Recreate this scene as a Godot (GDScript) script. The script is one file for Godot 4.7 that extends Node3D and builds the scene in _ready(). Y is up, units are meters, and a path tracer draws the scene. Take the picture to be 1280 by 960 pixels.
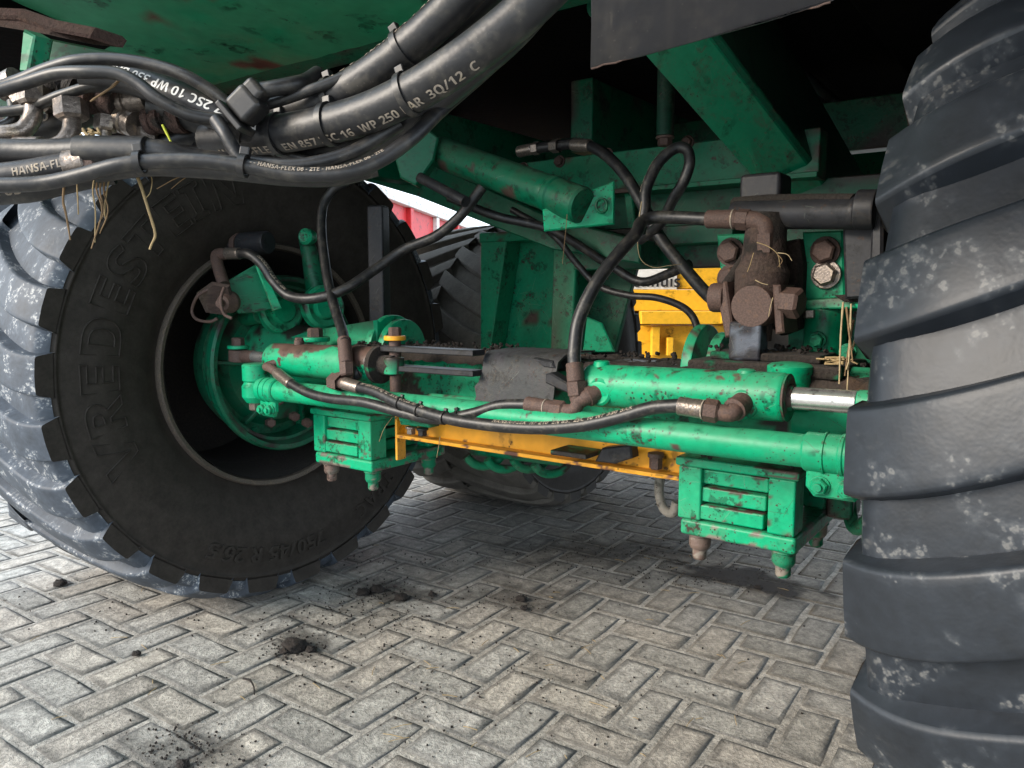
extends Node3D
# A green farm trailer seen from under its front corner. x runs along the axle, y up, z towards the viewer. Metres.

const EYE := Vector3(.99, .87, 1.383)
const YAW := 36.0
const PITCH := -6.8
const FOCAL := 963.0
var FW: Vector3
var RT: Vector3
var UPV: Vector3
var M := {}
var used := {}
var rng := RandomNumberGenerator.new()
var nz1 := FastNoiseLite.new()
var nz2 := FastNoiseLite.new()

# ------------------------------------------------------------------ points
func ray(u, v) -> Vector3: return FW + RT * ((u - 640.0) / FOCAL) - UPV * ((v - 480.0) / FOCAL)
func dp(u, v, d) -> Vector3: return EYE + ray(u, v) * d
func zp(u, v, z) -> Vector3:
	var r := ray(u, v)
	return EYE + r * ((z - EYE.z) / r.z)
func xp(u, v, x) -> Vector3:
	var r := ray(u, v)
	return EYE + r * ((x - EYE.x) / r.x)
func yp(u, v, y) -> Vector3:
	var r := ray(u, v)
	return EYE + r * ((y - EYE.y) / r.y)

# ------------------------------------------------------------------ mesh builder
class MB:
	var v := PackedVector3Array()
	var n := PackedVector3Array()
	var i := PackedInt32Array()
	var col := PackedColorArray()
	var e := PackedFloat32Array()   # 1 on the edges of a box, where paint wears first
	func grid(rows: Array, flip := false) -> MB:
		var nr := rows.size()
		var nc: int = rows[0].size()
		var b := v.size()
		var wrap: bool = rows[0][0].distance_squared_to(rows[0][nc - 1]) < 1e-12 and rows[nr - 1][0].distance_squared_to(rows[nr - 1][nc - 1]) < 1e-12
		for r in nr:
			var row: PackedVector3Array = rows[r]
			var ra: PackedVector3Array = rows[maxi(r - 1, 0)]
			var rb: PackedVector3Array = rows[mini(r + 1, nr - 1)]
			for c in nc:
				var c0 := c - 1
				var c1 := c + 1
				if wrap:
					if c0 < 0: c0 = nc - 2
					if c1 > nc - 1: c1 = 1
				else:
					c0 = maxi(c0, 0)
					c1 = mini(c1, nc - 1)
				var du := row[c1] - row[c0]
				if du.length_squared() < 1e-14: du = (rb[c1] - rb[c0]) + (ra[c1] - ra[c0])
				var nn := du.cross(rb[c] - ra[c]).normalized()
				v.append(row[c])
				n.append(-nn if flip else nn)
		for r in nr - 1:
			for c in nc - 1:
				var a := b + r * nc + c
				if flip: i.append_array(PackedInt32Array([a, a + 1, a + nc + 1, a, a + nc + 1, a + nc]))
				else: i.append_array(PackedInt32Array([a, a + nc + 1, a + 1, a, a + nc, a + nc + 1]))
		return self
	func fan(pts: PackedVector3Array, nn: Vector3) -> MB:   # a flat face round its middle
		var b := v.size()
		var m := Vector3.ZERO
		for p in pts: m += p
		v.append(m / pts.size())
		n.append(nn)
		for p in pts:
			v.append(p)
			n.append(nn)
		var k := pts.size()
		var s := (pts[0] - m / k).cross(pts[1] - m / k).dot(nn)
		for q in k:
			var a := b + 1 + q
			var d := b + 1 + (q + 1) % k
			if s > 0: i.append_array(PackedInt32Array([b, d, a]))
			else: i.append_array(PackedInt32Array([b, a, d]))
		return self
	func box(t: Transform3D, size: Vector3, bev := .004, step := .03) -> MB:
		var h := size * .5
		bev = minf(bev, minf(h.x, minf(h.y, h.z)) * .6)
		for ax in 3:
			var a1 := (ax + 1) % 3
			var a2 := (ax + 2) % 3
			var l1 := MB.ticks(h[a1], bev, step)
			var l2 := MB.ticks(h[a2], bev, step)
			for sg in [-1.0, 1.0]:
				var b := v.size()
				for q in l2:
					for p in l1:
						var x := Vector3.ZERO
						x[ax] = sg * h[ax]
						x[a1] = p
						x[a2] = q
						var inner := x.clamp(-h + Vector3.ONE * bev, h - Vector3.ONE * bev)
						var d := (x - inner).normalized()
						v.append(t * (inner + d * bev))
						n.append((t.basis * d).normalized())
						var on := 0
						for w in 3: on += int(absf(x[w]) > h[w] - bev - 1e-5)
						if on > 1:
							e.resize(v.size())
							e[v.size() - 1] = 1.0
				var nc := l1.size()
				for r in l2.size() - 1:
					for c in nc - 1:
						var a := b + r * nc + c
						if sg > 0: i.append_array(PackedInt32Array([a, a + nc + 1, a + 1, a, a + nc, a + nc + 1]))
						else: i.append_array(PackedInt32Array([a, a + 1, a + nc + 1, a, a + nc + 1, a + nc]))
		return self
	static func ticks(h: float, bev: float, step: float) -> PackedFloat32Array:
		var o := PackedFloat32Array([-h, -h + bev])
		var k := int(ceil((2 * h - 2 * bev) / step))
		for q in range(1, k): o.append(-h + bev + (2 * h - 2 * bev) * q / k)
		o.append(h - bev)
		o.append(h)
		return o
	func tube(pts: PackedVector3Array, r, segs := 14, caps := true) -> MB:   # r: one radius or one for each point
		var fr := MB.frames(pts)
		var rows := []
		for k in pts.size():
			var rr: float = r[k] if r is Array or r is PackedFloat32Array else r
			var row := PackedVector3Array()
			for s in segs + 1:
				var a := TAU * (s % segs) / segs
				row.append(pts[k] + (fr[k][0] * cos(a) + fr[k][1] * sin(a)) * rr)
			rows.append(row)
		grid(rows)
		if caps:
			fan(rows[0].slice(0, segs), (pts[0] - pts[1]).normalized())
			fan(rows[-1].slice(0, segs), (pts[-1] - pts[-2]).normalized())
		return self
	static func frames(pts: PackedVector3Array) -> Array:
		var o := []
		var nrm := Vector3.ZERO
		for k in pts.size():
			var t := (pts[mini(k + 1, pts.size() - 1)] - pts[maxi(k - 1, 0)]).normalized()
			if k == 0:
				nrm = t.cross(Vector3.UP if absf(t.y) < .9 else Vector3.RIGHT).normalized()
				nrm = t.cross(nrm).normalized()
			nrm = (nrm - t * nrm.dot(t)).normalized()
			o.append([nrm, t.cross(nrm)])
		return o
	func lathe(p0: Vector3, p1: Vector3, prof: Array, segs := 24, ystep := .0) -> MB:   # prof: [radius, distance from p0]; breaks of 30 degrees or more stay sharp
		var ax := (p1 - p0).normalized()
		var e := ax.cross(Vector3.UP if absf(ax.y) < .9 else Vector3.RIGHT).normalized()
		var f := ax.cross(e)
		var run := []
		for k in prof.size():
			var q: Array = prof[k]
			var row := PackedVector3Array()
			for s in segs + 1:
				var a := TAU * (s % segs) / segs
				row.append(p0 + ax * q[1] + (e * cos(a) + f * sin(a)) * maxf(q[0], 1e-5))
			if run.size() and ystep > 0:
				var last: PackedVector3Array = run[-1]
				var m := int(ceil(last[0].distance_to(row[0]) / ystep))
				for w in range(1, m):
					var mid := PackedVector3Array()
					for s in segs + 1: mid.append(last[s].lerp(row[s], float(w) / m))
					run.append(mid)
			run.append(row)
			if k > 0 and k < prof.size() - 1:
				var d0 := Vector2(q[0] - prof[k - 1][0], q[1] - prof[k - 1][1])
				var d1 := Vector2(prof[k + 1][0] - q[0], prof[k + 1][1] - q[1])
				if absf(d0.angle_to(d1)) > .5:
					grid(run)
					run = [row]
		grid(run)
		return self
	func cyl(p0: Vector3, p1: Vector3, r: float, bev := .002, segs := 20, ystep := .0) -> MB:
		var l := p0.distance_to(p1)
		var b := minf(bev, minf(r, l) * .4)
		return lathe(p0, p1, [[0, 0], [r - b, 0], [r - b * .3, b * .3], [r, b], [r, l - b], [r - b * .3, l - b * .3], [r - b, l], [0, l]], segs, ystep)
	func hex(p0: Vector3, p1: Vector3, r: float, turn := .0) -> MB:   # a nut or bolt head, p0 its foot
		var ax := (p1 - p0).normalized()
		var l := p0.distance_to(p1)
		var e := ax.cross(Vector3.UP if absf(ax.y) < .9 else Vector3.RIGHT).normalized()
		var f := ax.cross(e)
		var top := PackedVector3Array()
		for s in 6:
			var a0 := TAU * s / 6 + turn
			var a1 := TAU * (s + 1) / 6 + turn
			var d0 := e * cos(a0) + f * sin(a0)
			var d1 := e * cos(a1) + f * sin(a1)
			var ch := minf(l * .25, r * .18)
			grid([PackedVector3Array([p0 + d0 * r, p0 + d1 * r]), PackedVector3Array([p0 + d0 * r + ax * (l - ch), p0 + d1 * r + ax * (l - ch)])])
			grid([PackedVector3Array([p0 + d0 * r + ax * (l - ch), p0 + d1 * r + ax * (l - ch)]), PackedVector3Array([p0 + d0 * (r - ch) + ax * l, p0 + d1 * (r - ch) + ax * l])])
			top.append(p0 + d0 * (r - ch) + ax * l)
		return fan(top, ax)
	func slab(face: PackedVector3Array, thick: Vector3, bev := .003) -> MB:   # a flat outline given thickness, with chamfered rims
		var m := Vector3.ZERO
		for p in face: m += p
		m /= face.size()
		var th := thick.normalized()
		var k := face.size()
		var ins := PackedVector3Array()
		for q in k:
			var d0 := (face[q] - face[(q + k - 1) % k]).normalized()
			var d1 := (face[(q + 1) % k] - face[q]).normalized()
			var i0 := th.cross(d0).normalized()
			var i1 := th.cross(d1).normalized()
			var mm := (i0 + i1) / maxf(1 + i0.dot(i1), .3)
			ins.append(face[q] + mm * bev)
		var area := Vector3.ZERO
		for q in k: area += (face[q] - m).cross(face[(q + 1) % k] - m)
		if area.dot(th) < 0:
			for q in k: ins[q] = face[q] * 2 - ins[q]
		for sd in 2:
			var o := thick * sd
			var nn := th if sd else -th
			var b3 := th * (-bev if sd else bev)
			var flat := PackedVector2Array()
			var e := (face[1] - face[0]).normalized()
			var f := th.cross(e)
			for p in ins: flat.append(Vector2((p - m).dot(e), (p - m).dot(f)))
			var tri := Geometry2D.triangulate_polygon(flat)
			var b := v.size()
			for p in ins:
				v.append(p + o)
				n.append(nn)
			for q in range(0, tri.size(), 3):
				var s := (ins[tri[q + 1]] - ins[tri[q]]).cross(ins[tri[q + 2]] - ins[tri[q]]).dot(nn)
				if s > 0: i.append_array(PackedInt32Array([b + tri[q], b + tri[q + 2], b + tri[q + 1]]))
				else: i.append_array(PackedInt32Array([b + tri[q], b + tri[q + 1], b + tri[q + 2]]))
			for q in k:
				var q1 := (q + 1) % k
				var r0 := PackedVector3Array([ins[q] + o, ins[q1] + o])
				var r1 := PackedVector3Array([face[q] + o + b3, face[q1] + o + b3])
				quad_out(r0, r1, m + thick * .5)
		for q in k:
			var q1 := (q + 1) % k
			quad_out(PackedVector3Array([face[q] + th * bev, face[q1] + th * bev]), PackedVector3Array([face[q] + thick - th * bev, face[q1] + thick - th * bev]), (face[q] + face[q1]) * .5 + thick * .5 - (th.cross(face[q1] - face[q])) * (1.0 if area.dot(th) < 0 else -1.0))
		return self
	func quad_out(r0: PackedVector3Array, r1: PackedVector3Array, inside: Vector3) -> void:
		var nn := (r0[1] - r0[0]).cross(r1[0] - r0[0])
		grid([r0, r1], nn.dot(r0[0] - inside) < 0)
	func add(o: MB, t: Transform3D) -> MB:
		var b := v.size()
		for q in o.v.size():
			v.append(t * o.v[q])
			n.append((t.basis * o.n[q]).normalized())
		for q in o.i: i.append(q + b)
		return self

func mesh_of(mb: MB, off: Vector3, style = null) -> ArrayMesh:
	var a := []
	a.resize(Mesh.ARRAY_MAX)
	if style:
		mb.col.resize(mb.v.size())
		mb.e.resize(mb.v.size())
		for k in mb.v.size(): mb.col[k] = style.call(mb.v[k], mb.n[k], mb.e[k])
	if off != Vector3.ZERO:
		var w := PackedVector3Array()
		w.resize(mb.v.size())
		for k in mb.v.size(): w[k] = mb.v[k] - off
		a[Mesh.ARRAY_VERTEX] = w
	else:
		a[Mesh.ARRAY_VERTEX] = mb.v
	a[Mesh.ARRAY_NORMAL] = mb.n
	a[Mesh.ARRAY_INDEX] = mb.i
	if mb.col.size() == mb.v.size(): a[Mesh.ARRAY_COLOR] = mb.col
	var m := ArrayMesh.new()
	m.add_surface_from_arrays(Mesh.PRIMITIVE_TRIANGLES, a)
	return m

func numbered(called: String) -> String:
	used[called] = used.get(called, 0) + 1
	return called if used[called] == 1 else "%s_%03d" % [called, used[called] - 1]

func tag(o, label: String, category: String, group := "") -> Node3D:
	o.set_meta("label", label)
	o.set_meta("category", category)
	if group: o.set_meta("group", group)
	return o

func thing(called: String, label: String, category: String, at := Vector3.ZERO, group := "") -> Node3D:
	var o := Node3D.new()
	o.name = numbered(called)
	add_child(o)
	o.position = at
	return tag(o, label, category, group)

func base_of(p: Node) -> Vector3:
	var o := Vector3.ZERO
	while p != self:
		o += p.position
		p = p.get_parent()
	return o

func obj(called: String, mb: MB, mat: Material, parent: Node = self, style = null) -> MeshInstance3D:
	var o := MeshInstance3D.new()
	o.name = numbered(called) if parent == self else called
	parent.add_child(o, true)
	if parent == self:   # its own base
		var lo := mb.v[0]
		var hi := lo
		for p in mb.v:
			lo = lo.min(p)
			hi = hi.max(p)
		o.position = Vector3((lo.x + hi.x) * .5, lo.y, (lo.z + hi.z) * .5)
	o.mesh = mesh_of(mb, base_of(o), style)
	o.material_override = null
	o.mesh.surface_set_material(0, mat)
	return o

# ------------------------------------------------------------------ colours, wear and textures
func rgbl(r, g, b) -> Color: return Color(r, g, b)

const DUST := Color(.16, .145, .125)
func weather(base: Color, dirt: Color, amount: float, up := .0, f := 1.0, vary := .18) -> Callable:
	return func(p: Vector3, n: Vector3, edge: float) -> Color:
		var a := nz1.get_noise_3dv(p * f) + up * n.y + amount - .13 + edge * .22
		var t := smoothstep(-.025, .025, a)
		var k := 1.0 + vary * nz2.get_noise_3dv(p * .7) - .16 * maxf(0, nz1.get_noise_3d(p.x * 30, p.y * 4, p.z * 30))
		var dust := clampf(.03 + .42 * maxf(n.y, 0) + .45 * nz2.get_noise_3dv(p * 1.6), 0, .42)
		return (base * k).lerp(DUST, dust * .55).lerp(dirt * (1.0 + .5 * nz2.get_noise_3dv(p * 2.3)), t)

func plain_colour(c: Color) -> Callable: return func(p, n, _e): return (c * (1.0 + .15 * nz2.get_noise_3dv(p))).lerp(DUST, clampf(.25 * n.y + .3 * nz2.get_noise_3dv(p * 2), 0, .3))

func noise_bytes(size: int, f: float, oct: int, sd: int, kind := FastNoiseLite.TYPE_SIMPLEX_SMOOTH) -> PackedByteArray:
	var q := FastNoiseLite.new()
	q.noise_type = kind
	q.frequency = f
	q.fractal_octaves = oct
	q.seed = sd
	if kind == FastNoiseLite.TYPE_CELLULAR: q.cellular_return_type = FastNoiseLite.RETURN_DISTANCE
	var im := q.get_seamless_image(size, size)
	im.convert(Image.FORMAT_L8)
	return im.get_data()

func tex_from(size: int, f: Callable) -> ImageTexture:   # f(index) -> Color in sRGB
	var d := PackedByteArray()
	d.resize(size * size * 3)
	for k in size * size:
		var c: Color = f.call(k)
		d[k * 3] = clampi(int(c.r * 255), 0, 255)
		d[k * 3 + 1] = clampi(int(c.g * 255), 0, 255)
		d[k * 3 + 2] = clampi(int(c.b * 255), 0, 255)
	return ImageTexture.create_from_image(Image.create_from_data(size, size, false, Image.FORMAT_RGB8, d))

func grey_tex(size: int, f: Callable) -> ImageTexture:
	var d := PackedByteArray()
	d.resize(size * size)
	for k in size * size: d[k] = clampi(int(f.call(k) * 255), 0, 255)
	return ImageTexture.create_from_image(Image.create_from_data(size, size, false, Image.FORMAT_L8, d))

func mat(called: String, linear_colour: Color, rough: float, tex = null, scale := 3.0, bump = null, depth := .1, metal := .0, vertex := false) -> StandardMaterial3D:
	var m := StandardMaterial3D.new()
	m.resource_name = called
	m.albedo_color = linear_colour.linear_to_srgb()
	m.roughness = rough
	m.metallic = metal
	m.metallic_specular = .38 if called.contains('paint') else .5
	m.uv1_triplanar = true
	m.uv1_world_triplanar = true
	m.uv1_triplanar_sharpness = 4.0
	m.uv1_scale = Vector3.ONE * scale
	if tex: m.albedo_texture = tex
	if bump:
		m.heightmap_enabled = true
		m.heightmap_texture = bump
		m.heightmap_scale = depth
	m.vertex_color_use_as_albedo = vertex
	if called == 'dark_body': m.metallic_specular = .12
	if called == 'sidewall': m.metallic_specular = .3
	M[called] = m
	return m

func worn(m: StandardMaterial3D, wear: Texture2D, scale: float) -> void:
	m.detail_enabled = true
	m.detail_albedo = wear
	m.detail_blend_mode = BaseMaterial3D.BLEND_MODE_MIX
	m.detail_uv_layer = BaseMaterial3D.DETAIL_UV_2
	m.uv2_triplanar = true
	m.uv2_world_triplanar = true
	m.uv2_triplanar_sharpness = 6.0
	m.uv2_scale = Vector3.ONE * scale
	m.uv2_offset = Vector3(.37, .11, .53)

func materials() -> void:
	var S := 512
	var fine := noise_bytes(S, .05, 4, 3)
	var mid := noise_bytes(S, .012, 4, 7)
	var big := noise_bytes(S, .005, 3, 11)
	var dots := noise_bytes(S, .045, 1, 5, FastNoiseLite.TYPE_CELLULAR)
	var dots2 := noise_bytes(S, .09, 1, 15, FastNoiseLite.TYPE_CELLULAR)
	var grain := noise_bytes(S, .22, 2, 21)
	# paint: pale field that the paint colour multiplies, with spatter of dark dirt and dull smears
	var spatter := tex_from(S, func(k):
		var a: float = fine[k] / 255.0
		var b: float = mid[k] / 255.0
		var v := .90 + .10 * a
		if dots[k] < int(60 * (b - .50) * (.4 + a)): v = .30 + .3 * a
		if dots2[k] < int(90 * (b - .55)): v *= .55
		v *= 1.0 - .30 * smoothstep(.60, .8, b) * smoothstep(.40, .6, a)
		return Color(v, v * .985 + .005, v * .97))
	var lumps := grey_tex(S, func(k): return .5 * fine[k] / 255.0 + .3 * grain[k] / 255.0 + .2 * mid[k] / 255.0)
	var orange := grey_tex(S, func(k): return .6 * mid[k] / 255.0 + .4 * fine[k] / 255.0)
	var crust := tex_from(S, func(k):
		var a: float = fine[k] / 255.0
		var b: float = mid[k] / 255.0
		var g: float = grain[k] / 255.0
		var v := .55 + .3 * a + .25 * (g - .5)
		var c := Color(v, v * .94, v * .9)
		return c.lerp(Color(.95, .86, .72), smoothstep(.66, .8, b) * g * .7))
	var R := 1024
	var rf := noise_bytes(R, .030, 4, 31)
	var rb := noise_bytes(R, .006, 4, 32)
	var rs := noise_bytes(R, .062, 2, 33, FastNoiseLite.TYPE_CELLULAR)
	var rg := noise_bytes(R, .16, 2, 34)
	var rubber := tex_from(R, func(k):
		var a: float = rf[k] / 255.0
		var b: float = rb[k] / 255.0
		var g: float = rg[k] / 255.0
		var v := .285 + .06 * (a - .5) + .10 * (b - .5)
		var col := Color(v * .89, v * 1.0, v * 1.14)
		var zone := smoothstep(.53, .68, b)
		var fleck := smoothstep(.40, .20, rs[k] / 255.0 + .55 * (.5 - a) + .42 * (1.0 - zone))
		var film := zone * smoothstep(.38, .72, a) * .34 * (.4 + g)
		return col.lerp(Color(.72, .715, .70), clampf(fleck * (.25 + .65 * g) + film, 0, .85)))
	var side := tex_from(S, func(k):
		var a: float = fine[k] / 255.0
		var b: float = mid[k] / 255.0
		var g: float = grain[k] / 255.0
		var v := .70 + .12 * a + .16 * (b - .5) + .12 * (g - .5)
		return Color(v, v * .965, v * .93))
	var stone := tex_from(S, func(k):
		var a: float = fine[k] / 255.0
		var b: float = mid[k] / 255.0
		var g: float = grain[k] / 255.0
		var v := .76 + .32 * (g - .5) + .24 * (a - .5) + .26 * (b - .5)
		if dots2[k] < 14: v *= .7
		return Color(v, v * .985, v * .955))
	# wear laid over paint: sharp chips, flaked spots, scratches, greasy smears and a thin dust film
	var W := 1024
	var wf := noise_bytes(W, .045, 4, 51)
	var wm := noise_bytes(W, .014, 5, 52)
	var wb := noise_bytes(W, .0045, 3, 53)
	var wd := noise_bytes(W, .05, 1, 54, FastNoiseLite.TYPE_CELLULAR)
	var px_ := PackedByteArray()
	px_.resize(W * W * 4)
	for k in W * W:
		var a: float = wf[k] / 255.0
		var b: float = wm[k] / 255.0
		var c: float = wb[k] / 255.0
		var al := .0
		var col := Color(.36, .33, .29)
		var film := smoothstep(.45, .80, c * .5 + a * .3 + b * .2) * .30
		al = film
		var grease := smoothstep(.60, .72, c * .45 + b * .55) * .55 * (.5 + a)
		if grease > al:
			al = grease
			col = Color(.10, .095, .085)
		var chip := b * .62 + a * .38 + .18 * (c - .5)
		if chip > .728:
			al = .96
			col = Color(.26, .185, .155).lerp(Color(.17, .125, .105), clampf((chip - .728) * 14.0, 0, 1)) * (.8 + .4 * a)
		elif chip > .720:
			al = .55
			col = Color(.12, .14, .12)
		if wd[k] / 255.0 < .30 * (c - .34) + .12 * (a - .5):
			al = .9
			col = Color(.16, .13, .11) * (.7 + .6 * a)
		px_[k * 4] = int(clampf(col.r, 0, 1) * 255)
		px_[k * 4 + 1] = int(clampf(col.g, 0, 1) * 255)
		px_[k * 4 + 2] = int(clampf(col.b, 0, 1) * 255)
		px_[k * 4 + 3] = int(clampf(al, 0, 1) * 255)
	for q in 150:
		var x := rng.randf() * W
		var y := rng.randf() * W
		var an := rng.randf() * TAU
		var dark := rng.randf() < .6
		for w in rng.randi_range(12, 80):
			an += rng.randf_range(-.06, .06)
			x += cos(an)
			y += sin(an)
			var o := (posmod(int(y), W) * W + posmod(int(x), W)) * 4
			px_[o] = 45 if dark else 150
			px_[o + 1] = 36 if dark else 165
			px_[o + 2] = 30 if dark else 150
			px_[o + 3] = 200 if dark else 120
	var wear := ImageTexture.create_from_image(Image.create_from_data(W, W, false, Image.FORMAT_RGBA8, px_))
	M.lumps_tex = lumps
	mat("paint", Color.WHITE, .42, spatter, 2.3, orange, .06, .0, true)
	mat("dull_paint", Color.WHITE, .62, spatter, 3.1, lumps, .12, .0, true)
	mat("smooth_paint", Color.WHITE, .46, spatter, 1.1, orange, .05, .0, true)
	var dust_px := PackedByteArray()
	dust_px.resize(S * S * 4)
	for k in S * S:
		var a: float = fine[k] / 255.0
		var b: float = mid[k] / 255.0
		var al := smoothstep(.42, .85, b * .6 + a * .4) * .20 + (.25 if dots2[k] < int(50 * (b - .42)) else .0)
		dust_px[k * 4] = 128
		dust_px[k * 4 + 1] = 121
		dust_px[k * 4 + 2] = 108
		dust_px[k * 4 + 3] = int(clampf(al, 0, 1) * 255)
	var dusty := ImageTexture.create_from_image(Image.create_from_data(S, S, false, Image.FORMAT_RGBA8, dust_px))
	worn(M.paint, wear, 1.7)
	mat("flap", rgbl(.028, .031, .040), .5, side, 2.0, orange, .03)
	worn(M.flap, dusty, 2.0)
	worn(M.dull_paint, wear, 2.6)
	mat("crust", Color.WHITE, .95, crust, 5.0, lumps, .35, .0, true)
	mat("rust", rgbl(.17, .115, .10), .72, crust, 9.0, lumps, .08)
	mat("black_paint", rgbl(.024, .025, .030), .46, spatter, 2.7, orange, .04)
	worn(M.black_paint, wear, 2.1)
	mat("steel", rgbl(.50, .48, .45), .32, crust, 8.0, lumps, .05, .7)
	mat("barrel", rgbl(.05, .046, .042), .85, crust, 4.0, lumps, .15)
	mat("rim_rust", rgbl(.26, .24, .21), .7, crust, 9.0, lumps, .2, .2)
	mat("chrome", rgbl(.78, .79, .80), .24, spatter, 5.0, null, 0, .85)
	mat("hose", rgbl(.019, .0205, .025), .44, side, 6.0, orange, .03)
	mat("cable", rgbl(.022, .023, .026), .42, side, 6.0)
	worn(M.hose, dusty, 5.0)
	worn(M.cable, dusty, 6.0)
	mat("print", rgbl(.62, .60, .53), .7, crust, 9.0)
	mat("tread", rgbl(.30, .30, .30), .46, rubber, 1.7, lumps, .045)
	mat("dusty_tread", rgbl(.92, .92, .92), .62, rubber, 2.4, lumps, .045)
	mat("sidewall", rgbl(.058, .053, .048), .66, side, 3.0, lumps, .05)
	mat("paving", Color.WHITE, .9, stone, 3.3, lumps, .28, .0, true)
	mat("sand", rgbl(.56, .545, .52), .97, stone, 3.1, lumps, .35)
	mat("damp", rgbl(.11, .108, .105), .7, stone, 3.3, lumps, .3)
	mat("soil", rgbl(.035, .030, .027), .97, crust, 4.0, lumps, .6)
	mat("straw", rgbl(.52, .40, .20), .7, side, 9.0)
	mat("straw_pale", rgbl(.66, .55, .33), .7, side, 9.0)
	mat("straw_brown", rgbl(.30, .20, .10), .8, side, 9.0)
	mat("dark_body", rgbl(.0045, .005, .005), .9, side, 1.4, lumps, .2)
	mat("red_paint", rgbl(.62, .035, .04), .5, spatter, .9)
	mat("white_paint", rgbl(.78, .78, .77), .5, spatter, .9)
	mat("yellow_paint", rgbl(.85, .47, .03), .5, spatter, 1.1)
	mat("far_tyre", rgbl(.21, .198, .175), .9, side, 1.6, lumps, .2)  # dusty rubber, made paler to stand in for skylight that cannot reach it

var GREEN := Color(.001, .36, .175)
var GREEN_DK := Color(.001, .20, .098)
var BROWN := Color(.085, .060, .050)
var MUD := Color(.040, .034, .030)
var AMBER := Color(.88, .41, .03)

# ------------------------------------------------------------------ curves, hoses, lettering
func spline(p: Array, per := 8) -> PackedVector3Array:
	var o := PackedVector3Array()
	for k in p.size() - 1:
		var a: Vector3 = p[maxi(k - 1, 0)]
		var b: Vector3 = p[k]
		var c: Vector3 = p[k + 1]
		var d: Vector3 = p[mini(k + 2, p.size() - 1)]
		for s in per: o.append(b.cubic_interpolate(c, a if k else b * 2 - c, d if k + 2 < p.size() else c * 2 - b, float(s) / per))
	o.append(p[-1])
	return o

func px(list: Array) -> Array:   # [u, v, depth] each
	return list.map(func(q): return dp(q[0], q[1], q[2]))

func text_arrays(s: String, bold := true) -> Array:
	var tm := TextMesh.new()
	var f := SystemFont.new()
	f.font_names = PackedStringArray(["Droid Sans"])
	f.font_weight = 700 if bold else 400
	tm.font = f
	tm.text = s
	tm.font_size = 64
	tm.pixel_size = 1.0 / 46.0   # capitals one unit high
	tm.depth = 0.0
	tm.curve_step = 2.0
	tm.horizontal_alignment = HORIZONTAL_ALIGNMENT_LEFT
	tm.vertical_alignment = VERTICAL_ALIGNMENT_BOTTOM
	var a := tm.get_mesh_arrays()
	return [a[Mesh.ARRAY_VERTEX], a[Mesh.ARRAY_INDEX]]

func warp_text(s: String, f: Callable, stretch := 1.0) -> MB:   # f(x, y) -> [point, normal], x and y in letter heights
	var mb := MB.new()
	var a := text_arrays(s)
	var lo := 1e9
	for p in a[0]: lo = minf(lo, p.y)
	for p in a[0]:
		var q: Array = f.call(p.x * stretch, p.y - lo)
		mb.v.append(q[0])
		mb.n.append(q[1])
	var ix: PackedInt32Array = a[1] if a[1] != null else PackedInt32Array(range(a[0].size()))
	for k in range(0, ix.size(), 3):
		var g: Vector3 = (mb.v[ix[k + 1]] - mb.v[ix[k]]).cross(mb.v[ix[k + 2]] - mb.v[ix[k]])
		if g.dot(mb.n[ix[k]]) > 0: mb.i.append_array(PackedInt32Array([ix[k], ix[k + 2], ix[k + 1]]))
		else: mb.i.append_array(PackedInt32Array([ix[k], ix[k + 1], ix[k + 2]]))
	return mb

func hose_text(s: String, path: PackedVector3Array, r: float, size: float, from: float, towards: Vector3, back := false) -> MB:
	# letters printed along a hose from the share «from» of its length, on the side that faces «towards»
	var fr := MB.frames(path)
	var cum := PackedFloat32Array([0.0])
	for k in path.size() - 1: cum.append(cum[-1] + path[k].distance_to(path[k + 1]))
	var total := cum[-1]
	return warp_text(s, func(x, y):
		var at: float = clampf(from * total + (-x if back else x) * size, .0, total - 1e-4)
		var k := clampi(cum.bsearch(at) - 1, 0, path.size() - 2)
		var w := clampf((at - cum[k]) / maxf(cum[k + 1] - cum[k], 1e-6), 0, 1)
		var n0: Vector3 = fr[k][0].lerp(fr[k + 1][0], w)
		var b0: Vector3 = fr[k][1].lerp(fr[k + 1][1], w)
		var th: float = atan2(towards.dot(b0), towards.dot(n0)) + (y - .5) * size / r * (1.0 if back else -1.0)
		var d := (n0 * cos(th) + b0 * sin(th)).normalized()
		return [path[k].lerp(path[k + 1], w) + d * (r + .0004), d])

func ferrule(p0: Vector3, p1: Vector3, r: float, parent: Node, m: Material) -> void:
	var l := p0.distance_to(p1)
	var mb := MB.new().lathe(p0, p1, [[0, 0], [r * .92, 0], [r, l * .06], [r * .96, l * .2], [r, l * .34], [r * .96, l * .48], [r, l * .62], [r * 1.0, l * .94], [r * .9, l], [0, l]], 18)
	obj("ferrule", mb, m, parent)

func nut(p0: Vector3, p1: Vector3, r: float, parent: Node, m: Material, called := "nut") -> MeshInstance3D:
	return obj(called, MB.new().hex(p0, p1, r, .4), m, parent)

func elbow(pts: Array, r: float, parent: Node, m: Material, called := "elbow") -> MeshInstance3D:
	return obj(called, MB.new().tube(spline(pts, 5), r, 14), m, parent)

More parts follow.
